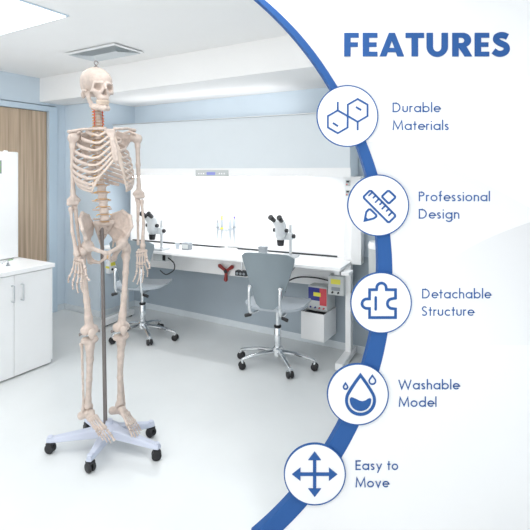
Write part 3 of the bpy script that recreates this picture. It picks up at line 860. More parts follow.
for i in range(12):
    p, tg = TV[i]
    for k in (-1, 1):
        w = SW[i]; d = DP[i]; dr = DR_[i]; z = p.z
        fm = .105 * d
        cx = p.x * (1 - .5) + LC * .5 if False else p.x + (.010 * i / 11) + .004
        back = p.y
        ctrl = [(k * .012, .010, .004), (k * .036, .026, -.002), (k * .070 * (w / .14) + k * .006, .026 * d, -.15 * dr), (k * w * .87, -.004, -.36 * dr), (k * w, -.055 * d, -.60 * dr), (k * w * .90, -.100 * d, -.82 * dr), (k * w * .62, -.128 * d, -1.0 * dr)]
        if i >= 10: ctrl = ctrl[:5] if i == 10 else ctrl[:4]
        pts = [Vector((cx + a, back + b, z + c)) for a, b, c in ctrl]
        P = spline(pts, 7); n_ = len(P)
        rad = [.0042 + .0012 * math.sin(PI * q / (n_ - 1)) for q in range(n_)]
        rb = MB().tube(P, rad, 8, flat=(1.65, .62), up=(0, 0, 1)).ball(P[0], .0062, n=10).build('rib', 'bone', sk)
        fends[(i, k)] = (P[-1], rb)
for i in range(10):
    for k in (-1, 1):
        e, rb = fends[(i, k)]
        if i < 7:
            g = stp(.05 + .95 * i / 6) + Vector((k * (.021 if i == 0 else .013), 0, 0)); mid = e.lerp(g, .45) + Vector((k * .004, -.010, -.012 - .0022 * i))
            P = spline([e, mid, g], 6)
        else:
            up_ = fends[(6, k)][0].lerp(stp(1.0), .42 - .14 * (i - 7)) + Vector((0, -.008, -.020 - .004 * (i - 7)))
            P = spline([e, e.lerp(up_, .5) + Vector((0, -.006, -.010)), up_], 6)
        MB().tube(P, [.0045] * len(P), 8, flat=(1.2, .8), up=(0, 0, 1)).ball(P[0], .0055, n=8).build('costal_cartilage', 'cartilage', sk)

# ---- shoulder girdle and arms
def nrm(v): return v.normalized()
def clavicle(a, b, k):
    a, b = Vector(a), Vector(b); d = b - a
    P = [a, a + d * .3 + Vector((0, -.010, .002)), a + d * .65 + Vector((0, .006, .006)), b]
    P = spline(P, 4)
    s = SDF().chain([tuple(p) for p in P], [.0085] + [.0056 + .0016 * abs(q / 12 - .45) for q in range(1, len(P) - 1)] + [.007], .004)
    s.build('clavicle', 'bone', sk, .0025)
shR = Vector(Q(73.5, 137, .0)); shL = Vector(Q(136.4, 138, .0))
acR = Vector(Q(70.5, 131.5, .006)); acL = Vector(Q(134.5, 130.2, .006))
clavicle(M1 + Vector((-.022, 0, .008)), acR, -1); clavicle(M1 + Vector((.022, 0, .008)), acL, 1)
def scapula(k, sh, ac):
    s = SDF()
    g = sh + Vector((-k * .024, .006, 0)); c = Vector((g.x, g.y, g.z))
    sup = c + Vector((-k * .056, .046, .032)); inf = c + Vector((-k * .050, .068, -.115)); med = c + Vector((-k * .066, .056, -.01))
    s.tri(sup, med, g, .0028, .004).tri(med, inf, g, .0028, .004)
    s.chain([tuple(sup), tuple(med), tuple(inf)], [.004, .0042, .006], .004).cap(tuple(inf), tuple(g), .006, .007, .005).cap(tuple(sup), tuple(g + Vector((0, 0, .01))), .0035, .005, .004)
    s.ell(tuple(g), (.008, .014, .020), .005)
    s.chain([tuple(med + Vector((0, .004, .012))), tuple(c + Vector((-k * .02, .040, .026))), tuple(ac + Vector((k * .004, .012, .0))), tuple(ac)], [.004, .006, .008, .008], .005)
    s.chain([tuple(g + Vector((0, 0, .015))), tuple(g + Vector((-k * .006, -.018, .026))), tuple(g + Vector((k * .010, -.034, .018)))], [.007, .006, .005], .004)
    s.build('scapula', 'bone', sk, .0025)
scapula(-1, shR, acR); scapula(1, shL, acL)
def humerus(k, sh, el):
    sh, el = Vector(sh), Vector(el); d = el - sh
    def a(t, x=0, y=0): return tuple(sh + d * t + Vector((k * x, y, 0)))
    s = SDF()
    s.ell(a(.0, -.006, 0), (.023, .023, .023), .006).ell(a(.01, .013, -.006), (.014, .016, .020), .006)
    s.chain([a(.03, .004), a(.14, .004), a(.45, .002), a(.8), a(.92)], [.018, .0118, .0105, .0098, .012], .010)
    s.cap(a(.93, -.021), a(.93, .017), .009, .008, .007).cap(a(.985, -.016), a(.985, .018), .0105, .0105, .006)
    s.cap(a(.84, 0), a(.94, -.026), .007, .008, .008).cap(a(.86, 0), a(.94, .020), .006, .007, .006)
    s.build('humerus', 'bone', sk, .0028)
elR = Vector(Q(72.8, 204.5, .0)); elL = Vector(Q(139.5, 197.5, .0))
humerus(-1, shR, elR); humerus(1, shL, elL)
wrR = Vector(Q(78.2, 254.5, .030)); wrL = Vector(Q(141.3, 247.0, .030))
def forearm(k, el, wr, u_off, r_off):
    d = wr - el; tp = el + nrm(d) * .004
    u0 = tp + Vector(u_off[0]); u1 = wr + Vector(u_off[1]) - nrm(d) * .004
    r0 = tp + Vector(r_off[0]) + nrm(d) * .014; r1 = wr + Vector(r_off[1])
    s = SDF(); L_ = lambda a, b, t, o=(0, 0, 0): tuple(a.lerp(b, t) + Vector(o))
    s.chain([L_(u0, u1, -.05, (0, .014, 0)), L_(u0, u1, .03, (0, .010, 0)), L_(u0, u1, .12), L_(u0, u1, .5, (0, .004, 0)), L_(u0, u1, .95), L_(u0, u1, 1.0)], [.011, .012, .0095, .0068, .006, .0075], .006)
    s.cap(L_(u0, u1, .05), L_(u0, u1, .07, (0, -.012, 0)), .008, .006, .005)
    s.build('ulna', 'bone', sk, .0026)
    s = SDF()
    s.chain([L_(r0, r1, .0), L_(r0, r1, .03), L_(r0, r1, .10), L_(r0, r1, .5, (k * .006, -.002, 0)), L_(r0, r1, .86), L_(r0, r1, .97), L_(r0, r1, 1)], [.0095, .009, .006, .0072, .009, .013, .0125], .006)
    s.build('radius', 'bone', sk, .0026)
forearm(-1, elR, wrR, ((.010, .004, 0), (.012, .004, 0)), ((-.012, 0, 0), (-.008, -.004, 0)))
forearm(1, elL, wrL, ((-.004, .008, 0), (-.014, .006, .012)), ((.012, -.002, 0), (.006, -.004, 0)))

def bone_seg(mb, a, b, re, rm):
    a, b = Vector(a), Vector(b); g = (b - a) * .03
    T_ = [0, .06, .16, .34, .66, .86, .95, 1]; R_ = [.45, .95, 1, None, None, 1.0, .92, .45]
    mb.tube([a.lerp(b, .02 + .96 * t) for t in T_], [re * r if r else rm for r in R_], 8)
def hand(name, wr, tips, knu, bend, carp_dir):
    """tips, knuckles: five points each, thumb first; joints bow by 'bend'"""
    wr = Vector(wr); kc = sum((Vector(p) for p in knu[1:]), Vector()) / 4
    d = nrm(kc - wr); side = nrm(Vector(knu[4]) - Vector(knu[1]))
    nn = d.cross(side)
    cb = SDF()
    for r, n_ in ((.010, 3), (.021, 4)):
        for q in range(n_):
            x = (q - (n_ - 1) / 2) * .0125
            c = wr + d * (r + .003) + side * x + nn * (.002 * ((q % 2) - .5))
            cb.ell(tuple(c), (.0076, .0070, .0072), .0012)
    root = cb.build(name, 'bone', sk, .0017)
    for q in range(5):
        k_ = Vector(knu[q]); t = Vector(tips[q]); mb = MB()
        b0 = wr + d * (.030 if q else .016) + side * ((q - 2.5) * .0125 if q else -.024)
        bone_seg(mb, b0, k_, .0076, .0045)
        if q == 0: fr_ = [0, .55, 1]
        else: fr_ = [0, .46, .76, 1]
        J = [k_.lerp(t, f) + Vector(bend) * math.sin(PI * f) for f in fr_]
        for n_, (a, b) in enumerate(zip(J, J[1:])): bone_seg(mb, a, b, .0066 - .0009 * n_, .0041 - .0006 * n_)
        mb.build('thumb' if q == 0 else 'finger', 'bone', root)
    return root
hand('hand', wrR, [Q(89.8, 281, .12), Q(82.8, 292.5, .095), Q(78.2, 293, .07), Q(73.2, 289.5, .045), Q(68.5, 282.5, .02)],
     [Q(85.6, 269, .085), Q(82.2, 274.0, .066), Q(78.8, 275, .048), Q(75.4, 273.8, .030), Q(72.4, 271, .015)], (-.008, -.004, -.002), None)
hand('hand', wrL, [Q(149.5, 269, .09), Q(147.2, 277.0, .055), Q(141.8, 283.0, .045), Q(137.0, 284.5, .04), Q(132.8, 282.0, .04)],
     [Q(146.5, 259, .06), Q(145.0, 263.5, .04), Q(142.2, 265.5, .032), Q(139.6, 265.8, .03), Q(137.2, 264.8, .03)], (.006, -.004, 0), None)

# ---- legs
def femur(k, head, troch, knee, bow=.012):
    head, troch, knee = Vector(head), Vector(troch), Vector(knee); d = knee - troch
    def a(t, x=0, y=0, z=0): return tuple(troch + d * t + Vector((k * x, y - bow * math.sin(PI * min(1, max(0, t))), z)))
    s = SDF()
    s.ell(tuple(head), (.0225, .0225, .0225), .004).cap(tuple(head), a(.04), .014, .016, .008)
    s.ell(a(-.01, .004, .004), (.016, .020, .024), .008).ell(a(.09, -.012, .012), (.010, .010, .013), .006)
    s.chain([a(.03), a(.12), a(.3), a(.6), a(.82), a(.93)], [.020, .0155, .0135, .0135, .0165, .022], .012)
    for q in (-1, 1): s.ell(a(.975, q * .021, .004), (.0195, .028, .022), .008)
    s.ell(a(.955, 0, -.012), (.025, .016, .022), .008)
    s.ell(a(1.03, 0, .026), (.008, .018, .022), .006, '-')
    s.build('femur', 'bone', sk, .003)
kneeR = Q(89.8, 332, .03); kneeL = Q(121.2, 329, .03)
o = Vector((LC, P5.y, HZ))
hdR = o + Vector((-.106, -.026, -.002)); hdL = o + Vector((.094, -.026, -.002))
femur(-1, hdR, Q(80.5, 251, .01), kneeR); femur(1, hdL, Q(126.6, 248.5, .01), kneeL)
def knee_cap(k, kn):
    kn = Vector(kn)
    SDF().ell(tuple(kn + Vector((0, -.040, .006))), (.018, .010, .021), .004).ell(tuple(kn + Vector((0, -.041, -.008))), (.010, .008, .014), .006).build('patella', 'bone', sk, .0024)
    for q in (-1, 1): MB().ball(kn + Vector((q * .020, 0, -.026)), 1, (.016, .018, .004), 14).build('meniscus', 'cartilage', sk)
    MB().cyl(kn + Vector((-.046, .004, -.005)), kn + Vector((.046, .004, -.005)), .0035, n=10).cyl(kn + Vector((-.048, .004, -.005)), kn + Vector((-.042, .004, -.005)), .007, n=10).cyl(kn + Vector((.042, .004, -.005)), kn + Vector((.048, .004, -.005)), .007, n=10).build('joint_bolt', 'pole', sk)
knee_cap(-1, kneeR); knee_cap(1, kneeL)
anR = Q(88.0, 407.5, .0); anL = Q(120.0, 404.5, .0)
def shin(k, kn, an):
    kn, an = Vector(kn) + Vector((0, 0, -.030)), Vector(an); d = an - kn
    def a(t, x=0, y=0): return tuple(kn + d * t + Vector((k * x, y, 0)))
    s = SDF()
    for q in (-1, 1): s.ell(a(.025, q * .019, .002), (.021, .024, .015), .010)
    s.chain([a(.05), a(.12, 0, -.004), a(.3, -.002, -.004), a(.6, -.002), a(.88), a(.97)], [.025, .0195, .0155, .0132, .0130, .0180], .010)
    s.ell(a(.075, 0, -.018), (.009, .010, .016), .008).ell(a(1.0, -.016, 0), (.008, .011, .015), .006)
    s.build('tibia', 'bone', sk, .003)
    fx, fy = (.034, 0) if k < 0 else (.018, .014)
    s = SDF().chain([a(.075, fx, .016 + fy), a(.12, fx - .002, .014 + fy), a(.5, fx - .008, .010 + fy), a(.9, .020, .006), a(1.02, .021, .006), a(1.055, .021, .006)], [.0095, .0062, .0055, .0055, .0085, .006], .005)
    s.build('fibula', 'bone', sk, .0026)
shin(-1, kneeR, anR); shin(1, kneeL, anL)
def foot(k, an, heel, tips, base):
    an, heel = Vector(an), Vector(heel); tips = [Vector(t) for t in tips]
    bc = sum((Vector(b) for b in base), Vector()) / 5
    s = SDF()
    s.ell(tuple(an + Vector((0, -.002, -.020))), (.019, .024, .015), .006)
    s.cap(tuple(an + Vector((0, .004, -.032))), tuple(heel), .015, .019, .008)
    s.cap(tuple(an + Vector((k * .004, -.01, -.036))), tuple(Vector(base[3]).lerp(an, .45)), .013, .012, .004)
    for q in range(5):
        b = Vector(base[q]); s.ell(tuple(b.lerp(an + Vector((0, 0, -.03)), .22)), (.0095, .010, .0095), .002)
    s.ell(tuple(bc.lerp(an, .42) + Vector((-k * .008, 0, .0))), (.016, .014, .013), .003)
    root = s.build('foot', 'bone', sk, .0024)
    for q in range(5):
        b, t = Vector(base[q]), tips[q]; mb = MB()
        m = b.lerp(t, .60) + Vector((0, 0, .004))
        R0 = .0088 if q == 0 else .0064; R1 = .0055 if q == 0 else .0032
        bone_seg(mb, b, m, R0, R1)
        js = [0, .5, 1] if q == 0 else [0, .48, .75, 1]
        J = [m.lerp(t, f) + Vector((0, 0, .003 * math.sin(PI * f))) for f in js]
        for n_, (a, c) in enumerate(zip(J, J[1:])): bone_seg(mb, a, c, R0 * .82 - .0008 * n_, R1 * .8)
        mb.build('toe', 'bone', root)
foot(-1, anR, Q(81.5, 415.5, -.035), [Q(114.8, 441.0, .150), Q(111.0, 443.0, .152), Q(107.2, 442.5, .145), Q(103.2, 440.5, .135), Q(99.2, 436.5, .120)],
     [Q(94.6, 414.5, .045), Q(92.6, 415.0, .045), Q(90.8, 416.0, .043), Q(89.2, 417.2, .040), Q(87.6, 418.4, .034)])
foot(1, anL, Q(112.5, 410.5, -.040), [Q(132.4, 437.0, .140), Q(135.4, 437.2, .140), Q(138.0, 436.0, .135), Q(140.0, 433.8, .125), Q(141.2, 430.8, .110)],
     [Q(121.8, 412.5, .045), Q(123.5, 412.0, .045), Q(125.0, 411.7, .042), Q(126.4, 411.5, .038), Q(127.6, 411.2, .032)])
# ================================================================== THE DISPLAY BOARD
YBD = 1.70
FR = YBD                                        # front plane of the board
bd = thing('display_board', 'tall white freestanding board with curved blue edge and FEATURES list', 'display board', (.45, YBD, 0), 0)
OFF = Vector((-.45, -YBD, 0))
def X2(px, py, Y=None):
    Y = FR if Y is None else Y; p = at(px, py, Y); return (p.x - .45, p.z)
U = YBD / F                                     # metres per pixel on the board
RI_, CI = 350.7, (27.3, 265); RO_, CO = 351.2, (41.0, 275)
def arc_pts(c, R, ya, yb, n=64):
    out = []
    for i in range(n + 1):
        y = ya + (yb - ya) * i / n
        a0 = math.asin((ya - c[1]) / R); a1 = math.asin((yb - c[1]) / R); a = a0 + (a1 - a0) * i / n
        out.append((c[0] + R * math.cos(a), c[1] + R * math.sin(a)))
    return out
TOPY, BOTY = -40, 535
edge = arc_pts(CI, RI_ + 3, TOPY, BOTY)
out = edge + [(585, BOTY), (585, TOPY)]
MB().poly([X2(*p) for p in out], 0, .032).build('panel', 'boardw', bd, True, 30)
band = arc_pts(CI, RI_, TOPY, BOTY) + arc_pts(CO, RO_, TOPY, BOTY)[::-1]
mb = MB(); A_ = arc_pts(CI, RI_, TOPY, BOTY, 90); B_ = arc_pts(CO, RO_, TOPY, BOTY, 90)
B_ = [(max(b[0], a[0] + 4), b[1]) for a, b in zip(A_, B_)]
vs = []
for a, b in zip(A_, B_):
    for (p, y) in ((a, -.0035), (b, -.0035), (b, -.0001), (a, .034)):
        x, z = X2(*p); vs.append((x, y, z))
fs = []
for i in range(90):
    for j in range(4): fs.append((i * 4 + j, i * 4 + (j + 1) % 4, i * 4 + 4 + (j + 1) % 4, i * 4 + 4 + j))
fs += [(0, 3, 2, 1), (360, 361, 362, 363)]
mb.mesh(vs, fs).build('blue_edge_band', 'bblue', bd, True, 30)
for fx in (-.25, .45): MB().box(fx - .03, fx + .03, -.22, .26, 0, .012, .004).box(fx - .02, fx + .02, .0325, .05, .012, .25, .003).build('floor_stand', 'steel', bd, False)

# printed pale swooshes (part of the print): pale grey fields fading out
def swoosh_mat(name, col, p0, p1):
    m = bpy.data.materials.new(name); m.use_nodes = True; nt = m.node_tree; b = nt.nodes['Principled BSDF']
    b.inputs['Roughness'].default_value = .75; b.inputs['Specular IOR Level'].default_value = .15
    tc = nt.nodes.new('ShaderNodeTexCoord'); a = X2(*p0); c = X2(*p1)
    d = Vector((c[0] - a[0], 0, c[1] - a[1])); L2 = d.length_squared
    dp = nt.nodes.new('ShaderNodeVectorMath'); dp.operation = 'DOT_PRODUCT'
    sb = nt.nodes.new('ShaderNodeVectorMath'); sb.operation = 'SUBTRACT'; sb.inputs[1].default_value = (a[0], 0, a[1])
    nt.links.new(tc.outputs['Object'], sb.inputs[0]); nt.links.new(sb.outputs[0], dp.inputs[0]); dp.inputs[1].default_value = tuple(d / L2)
    r = nt.nodes.new('ShaderNodeValToRGB'); r.color_ramp.elements[0].color = (*col, 1); r.color_ramp.elements[1].color = (.85, .85, .85, 1)
    nt.links.new(dp.outputs['Value'], r.inputs[0]); nt.links.new(r.outputs[0], b.inputs['Base Color'])
    return m
def sw(pts, m, y):
    MB().poly([X2(*p) for p in pts], y, -.0001).build('printed_swoosh', m, bd, False)
def curve(pts, n=10): return [(v.x, v.y) for v in spline([(a, b, 0) for a, b in pts], n)]
A1 = curve([(290, 25), (330, 42), (362, 66), (392, 92), (415, 120), (445, 160)]) 
sw(A1 + [(360, 140), (330, 80)], swoosh_mat('swoosh_a', (.715, .715, .72), (318, 60), (420, 120)), -.0004)
A2 = curve([(366, 141), (400, 147), (440, 160), (480, 181), (530, 208), (585, 244)])
sw(A2 + [(585, 330), (392, 330), (392, 270), (378, 180)], swoosh_mat('swoosh_b', (.715, .715, .72), (400, 150), (470, 330)), -.0008)
A3 = curve([(585, 205), (530, 222), (478, 243), (436, 270), (402, 300), (388, 325)])
sw(A3 + [(400, 345), (585, 345)], swoosh_mat('swoosh_c', (.67, .67, .675), (530, 215), (450, 330)), -.0012)

# ---- stroke lettering
def aa(cx, cy, rx, ry, d0, d1, n=14): return [(cx + rx * math.cos(math.radians(d0 + (d1 - d0) * i / n)), cy + ry * math.sin(math.radians(d0 + (d1 - d0) * i / n))) for i in range(n + 1)]
EP = [0]
def strokes(mb, lines, w, y0, y1, plane, caps=False):
    """each polyline (pixels) becomes a ribbon of width w pixels with mitred joints"""
    for L in lines:
        EP[0] = (EP[0] + 1) % 9; eps = EP[0] * .00004
        closed = (len(L) > 3 and math.hypot(L[0][0] - L[-1][0], L[0][1] - L[-1][1]) < 1e-3)
        P = [Vector((a, b)) for a, b in L]
        if closed: P = P[:-1]
        n = len(P); lo, hi = [], []
        for i in range(n):
            a = P[i - 1] if (i or closed) else None; b = P[(i + 1) % n] if (i < n - 1 or closed) else None
            d1 = (P[i] - a).normalized() if a is not None else None; d2 = (b - P[i]).normalized() if b is not None else None
            if d1 is None: d1 = d2
            if d2 is None: d2 = d1
            n1 = Vector((-d1.y, d1.x)); n2 = Vector((-d2.y, d2.x)); m = (n1 + n2)
            m = m.normalized() if m.length > .05 else n1
            k = min(2.6, 1 / max(.1, m.dot(n1)))
            lo.append(P[i] + m * (w / 2 * k)); hi.append(P[i] - m * (w / 2 * k))
        vs = []
        for a, b in zip(lo, hi):
            for p, y in ((a, y0), (b, y0), (b, y1), (a, y1)):
                x, z = X2(p.x, p.y, plane); vs.append((x, y - (eps if y == y0 else 0), z))
        fs = []
        for i in range(n if closed else n - 1):
            q = (i + 1) % n
            for j in range(4): fs.append((i * 4 + j, i * 4 + (j + 1) % 4, q * 4 + (j + 1) % 4, q * 4 + j))
        if not closed: fs += [(0, 3, 2, 1), tuple(n * 4 - 4 + j for j in range(4))]
        mb.mesh(vs, fs)
        if caps and not closed:
            for e in (P[0], P[-1]): disk(mb, e.x, e.y, w / 2, y0, y1, plane, 10)
def disk(mb, cx, cy, r, y0, y1, plane, n=48): mb.poly([X2(cx + r * math.cos(2 * PI * k / n), cy + r * math.sin(2 * PI * k / n), plane) for k in range(n)], y0, y1)
h = .045                                         # half stroke, lettering is drawn with y up, capital height 1
def glyph(c, s):
    """(advance, strokes); s = half stroke in cap heights"""
    X = .66; b, t, x = s, 1 - s, X - s; r = (X) / 2 - s; cy = X / 2
    bowl = lambda cx: aa(cx, cy, r, r, 0, 360, 28)
    if c == 'D': return .78, [[(s, 0), (s, 1)], [(0, t), (.30, t)] + aa(.30, .5, .44 - s, .5 - s, 90, -90, 22) + [(0, b)]]
    if c == 'M': return .98, [[(s, 0), (.13, 1 - s * .3), (.49, .12), (.85, 1 - s * .3), (.98 - s, 0)]]
    if c == 'P': return .55, [[(s, 0), (s, 1)], [(0, t), (.26, t)] + aa(.26, .5 + .25, .25 - s * .3, .25 - s, 90, -90, 14) + [(0, .5 + s)]]
    if c == 'S':
        return .54, [aa(.27, .74, .22 - s * .4, .26 - s, 25, 235, 14)[:] + [(.36, .44)][:0] + aa(.25, .26, .27 - s, .26 - s * .6 - s * .4, 62, -150, 16)]
    if c == 'W': return 1.22, [[(s * .6, 1), (.31, .05), (.61, .92), (.91, .05), (1.22 - s * .6, 1)]]
    if c == 'E': return .50, [[(s, 0), (s, 1)], [(0, t), (.50, t)], [(0, .5), (.47, .5)], [(0, b), (.50, b)]]
    if c == 'F': return .48, [[(s, 0), (s, 1)], [(0, t), (.48, t)], [(0, .49), (.45, .49)]]
    if c == 'A': return .84, [[(s * .9, 0), (.42, 1 - s * .2), (.84 - s * .9, 0)], [(.16, .30), (.68, .30)]]
    if c == 'T': return .56, [[(0, t), (.56, t)], [(.28, 0), (.28, 1)]]
    if c == 'U': return .68, [[(s, 1), (s, .34)] + aa(.34, .34, .34 - s, .34 - s, 180, 360, 18) + [(.68 - s, 1)]]
    if c == 'R': return .60, [[(s, 0), (s, 1)], [(0, t), (.28, t)] + aa(.28, .74, .27 - s, .26 - s, 90, -90, 14) + [(0, .48 + s)], [(.24, .48), (.58 - s * .4, 0)]]
    if c == 'a': return X, [bowl(X / 2), [(X - s, 0), (X - s, X)]]
    if c == 'b': return X, [bowl(X / 2), [(s, 0), (s, 1.08)]]
    if c == 'd': return X, [bowl(X / 2), [(X - s, 0), (X - s, 1.08)]]
    if c == 'o': return X, [bowl(X / 2)]
    if c == 'g': return X, [bowl(X / 2), [(X - s, X), (X - s, -.05)] + aa(X / 2, -.05, r, .24, 0, -155, 14)]
    if c == 'c': return .55, [aa(X / 2, cy, r, r, 48, 312, 22)]
    if c == 'e': return .62, [[(s, cy), (X - s, cy)] + aa(X / 2, cy, r, r, 0, 318, 24)]
    if c == 'u': return .52, [[(s, X), (s, .25)] + aa(.26, .25, .26 - s, .25 - s, 180, 360, 14) + [(.52 - s, X)], [(.52 - s, .3), (.52 - s, 0)]][:1]
    if c == 'n': return .50, [[(s, 0), (s, X)], aa(.25, X - .25, .25 - s, .25 - s, 180, 0, 14) + [(.50 - s, 0)]]
    if c == 'h': return .50, [[(s, 0), (s, 1.08)], aa(.25, X - .25, .25 - s, .25 - s, 180, 0, 14) + [(.50 - s, 0)]]
    if c == 'r': return .30, [[(s, 0), (s, X)], aa(.22, X - .23, .22 - s, .23 - s, 180, 62, 9)]
    if c == 'l': return 2 * s, [[(s, 0), (s, 1.08)]]
    if c == 'i': return 2 * s, [[(s, 0), (s, X)], [(s, .84), (s, .95)]]
    if c == 'f': return .32, [[(.13, 0), (.13, .90)] + aa(.28, .90, .15, .14, 180, 95, 8), [(0, X - s), (.30, X - s)]]
    if c == 't': return .32, [[(.16, 0), (.16, .92)], [(0, X - s), (.32, X - s)]]
    if c == 's': return .40, [aa(.20, .485, .15 - s * .3, .175 - s, 30, 240, 10) + aa(.19, .175, .19 - s, .175 - s, 60, -150, 12)]
    if c == 'v': return .56, [[(s * .8, X), (.28, .03), (.56 - s * .8, X)]]
    if c == 'y': return .56, [[(s * .8, X), (.29, .05)], [(.56 - s * .8, X), (.13, -.30)]]
    return .30, []
def text(line, x0, x1, base, cap, s, m, name, label, depth=-.002):
    gs = [glyph(c, s) for c in line]; sb = .125 if s < .07 else .10
    tot = sum(g[0] for g in gs) + sb * (len(gs) - 1); k = (x1 - x0) / tot
    mb = MB(); x = 0
    for g in gs:
        for L in g[1]:
            pts = [(x0 + (x + a) * k, base - b * cap) for a, b in L]
            strokes(mb, [pts], 2 * s * cap, depth, -.00125, FR)
        x += g[0] + sb
    o = mb.build(name, m, bd, False); o['label'] = label; return o
def heading():
    a_ = lambda pts, ox: [X2(ox + p[0] / 5.889, 25 + p[1] / 5.889) for p in pts]
    fE = lambda x, w, last: [[(x, 47), (x + 38, 47), (x + 38, 186), (x, 186)], [(x + 38, 47), (x + w, 47), (x + w, 76), (x + 38, 76)], [(x + 38, 103), (x + w - 5, 103), (x + w - 5, 130), (x + 38, 130)]] + ([[(x + 38, 158), (x + w, 158), (x + w, 186), (x + 38, 186)]] if last else [])
    L = fE(24, 86, False) + fE(133, 87, True)
    lg = [(232, 186), (287, 47), (304.5, 47), (304.5, 94), (290, 136), (281, 161), (272, 186)]
    L += [lg, [(609 - x, y) for x, y in lg], [(290, 136), (319, 136), (328, 161), (281, 161)]]
    L += [[(385, 47), (494, 47), (494, 77), (385, 77)], [(420, 77), (459, 77), (459, 186), (420, 186)]]
    mb = MB()
    for p in L: mb.poly(a_(p, 340), -.003, -.00125)
    R = [[(8, 47), (46, 47)] + aa(71, 130, 25, 27, 180, 0, 14) + [(96, 47), (134, 47)] + aa(71, 128, 63, 61, 0, 180, 22)]
    R += [[(159, 47), (197, 47), (197, 186), (159, 186)], [(197, 47), (222, 47)] + aa(222, 90, 48, 43, -88, 88, 18) + [(222, 133), (197, 133), (197, 107), (213, 107)] + aa(213, 91.5, 17, 15.5, 88, -88, 12) + [(213, 76), (197, 76)], [(197, 133), (222, 133), (243, 128), (277, 186), (232, 186)]]
    R += fE(291, 86, True)
    for p in R: mb.poly(a_(p, 425), -.003, -.00125)
    S_ = [(v.x, v.y) for v in spline([(484, 71, 0), (464, 62, 0), (442, 61, 0), (422, 69, 0), (417, 86, 0), (430, 101, 0), (452, 112, 0), (474, 124, 0), (480, 143, 0), (470, 161, 0), (448, 170, 0), (424, 168, 0), (402, 153, 0)], 4)]
    strokes(mb, [[(425 + x / 5.889, 25 + y / 5.889) for x, y in S_]], 6.1, -.003, -.00125, FR)
    o = mb.build('heading_lettering', 'bblue', bd, False); o['label'] = 'bold blue heading reading FEATURES'
heading()
for ln, a, b, base in [('Durable', 392.4, 440.2, 112.3), ('Materials', 392.4, 448.8, 130.1), ('Professional', 418.6, 489.8, 201.2), ('Design', 418.6, 459.2, 218.6), ('Detachable', 421.9, 490.7, 298.3), ('Structure', 421.5, 473.8, 315.7), ('Washable', 398.3, 459.2, 389.2), ('Model', 398.6, 436.4, 406.6), ('Easy', 355.4, 382.0, 469.7), ('to', 387.2, 398.0, 469.7), ('Move', 355.4, 388.8, 487.0)]:
    text(ln, a, b, base, 9.6, .060, 'bblue', 'caption_lettering', 'blue caption reading ' + ln)

# ---- five round badges
PB = FR - .010
def badge(cx, cy, r, label):
    mb = MB(); disk(mb, cx, cy, r - .9, -.010, -.0036, PB, 72); b = mb.build('round_badge', 'boardw', bd, True, 30); b['label'] = label
    mb = MB(); strokes(mb, [aa(cx, cy, r - .45, r - .45, 0, 360, 80)], 1.1, -.0108, -.0036, PB); mb.build('badge_rim', 'bblue', b, True, 30)
    return b
def icon(b, lines, w, polys=(), caps=True, name='icon'):
    mb = MB(); strokes(mb, lines, w, -.0125, -.0100, PB, caps)
    for n_, p in enumerate(polys): mb.poly([X2(a, c, PB) for a, c in p], -.0129 - .00004 * n_, -.0100)
    return mb.build(name, 'bblue', b, False)
def z1(pts, ox, oy, k=7.571): return [(ox + a / k, oy + b / k) for a, b in pts]
b = badge(347.4, 116.0, 30.8, 'top round badge with two joined hexagons')
hx = lambda cx, cy, r: [(cx + r * math.sin(math.radians(60 * k)), cy - r * math.cos(math.radians(60 * k))) for k in range(7)]
icon(b, [hx(337.7, 121.8, 11.4), hx(357.6, 110.4, 11.4)], 1.7, name='hexagon_icon', caps=False)
icon(b, [[(337.7, 101.9), (337.7, 110.6)], [(357.6, 121.6), (357.6, 130.2)], [(332.8, 122.9), (338.0, 126.2)], [(355.9, 107.0), (361.1, 110.1)]], 1.7, name='hexagon_branches', caps=False)
b = badge(378.2, 205.4, 30.8, 'second round badge with a ruler, pencil tip and square')
o_ = lambda p: z1(p, 340, 170)
rl = [(222, 158), (180, 200), (180, 212), (362, 394), (374, 394), (416, 352), (416, 340), (236, 158), (222, 158)]
icon(b, [o_(rl)], 1.9, name='ruler_icon')
tk = []
for k in range(7):
    x = 244 + k * 25; L = 26 if k % 2 == 0 else 18; tk.append(o_([(x, 168 + k * 25), (x - L, 168 + k * 25 + L)]))
icon(b, tk, 1.5, name='ruler_ticks')
icon(b, [o_([(372, 158), (416, 200), (416, 210), (374, 250), (364, 250), (320, 206), (320, 196), (360, 158), (372, 158)])], 1.9, name='square_icon')
icon(b, [o_([(186, 384), (198, 318), (216, 298), (230, 298), (274, 340), (274, 352), (256, 366), (186, 384)])], 1.9, [o_([(180, 392), (190, 350), (222, 380)])], name='pencil_icon')
b = badge(381.1, 302.8, 30.6, 'third round badge with a jigsaw piece')
q_ = lambda p: z1(p, 345, 265)
pz = [(185, 186), (238, 186), (240, 172)] + aa(275, 172, 36, 36, 180, 360, 12)[1:] + [(312, 186), (382, 186), (382, 250), (358, 254)] + aa(356, 292, 36, 37, 270, 90, 12)[1:] + [(382, 332), (382, 397), (185, 397), (185, 328), (166, 328)] + aa(166, 292, 38, 36, 90, 270, 12)[1:] + [(185, 256), (185, 186)]
icon(b, [q_(pz)], 2.6, name='jigsaw_icon', caps=False)
icon(b, [q_([(232, 244), (232, 336)])], 2.4, name='jigsaw_bar')
b = badge(357.9, 394.4, 30.8, 'fourth round badge with a water drop')
w_ = lambda p: z1(p, 325, 360)
def drop(cx, cy, r, top): 
    h_ = cy - top; a = math.degrees(math.acos(r / h_)); 
    pts = aa(cx, cy, r, r, -90 + a, 270 - a, 36)
    n1 = pts[0]; ap = (cx, top)
    return [ap] + pts + [ap]
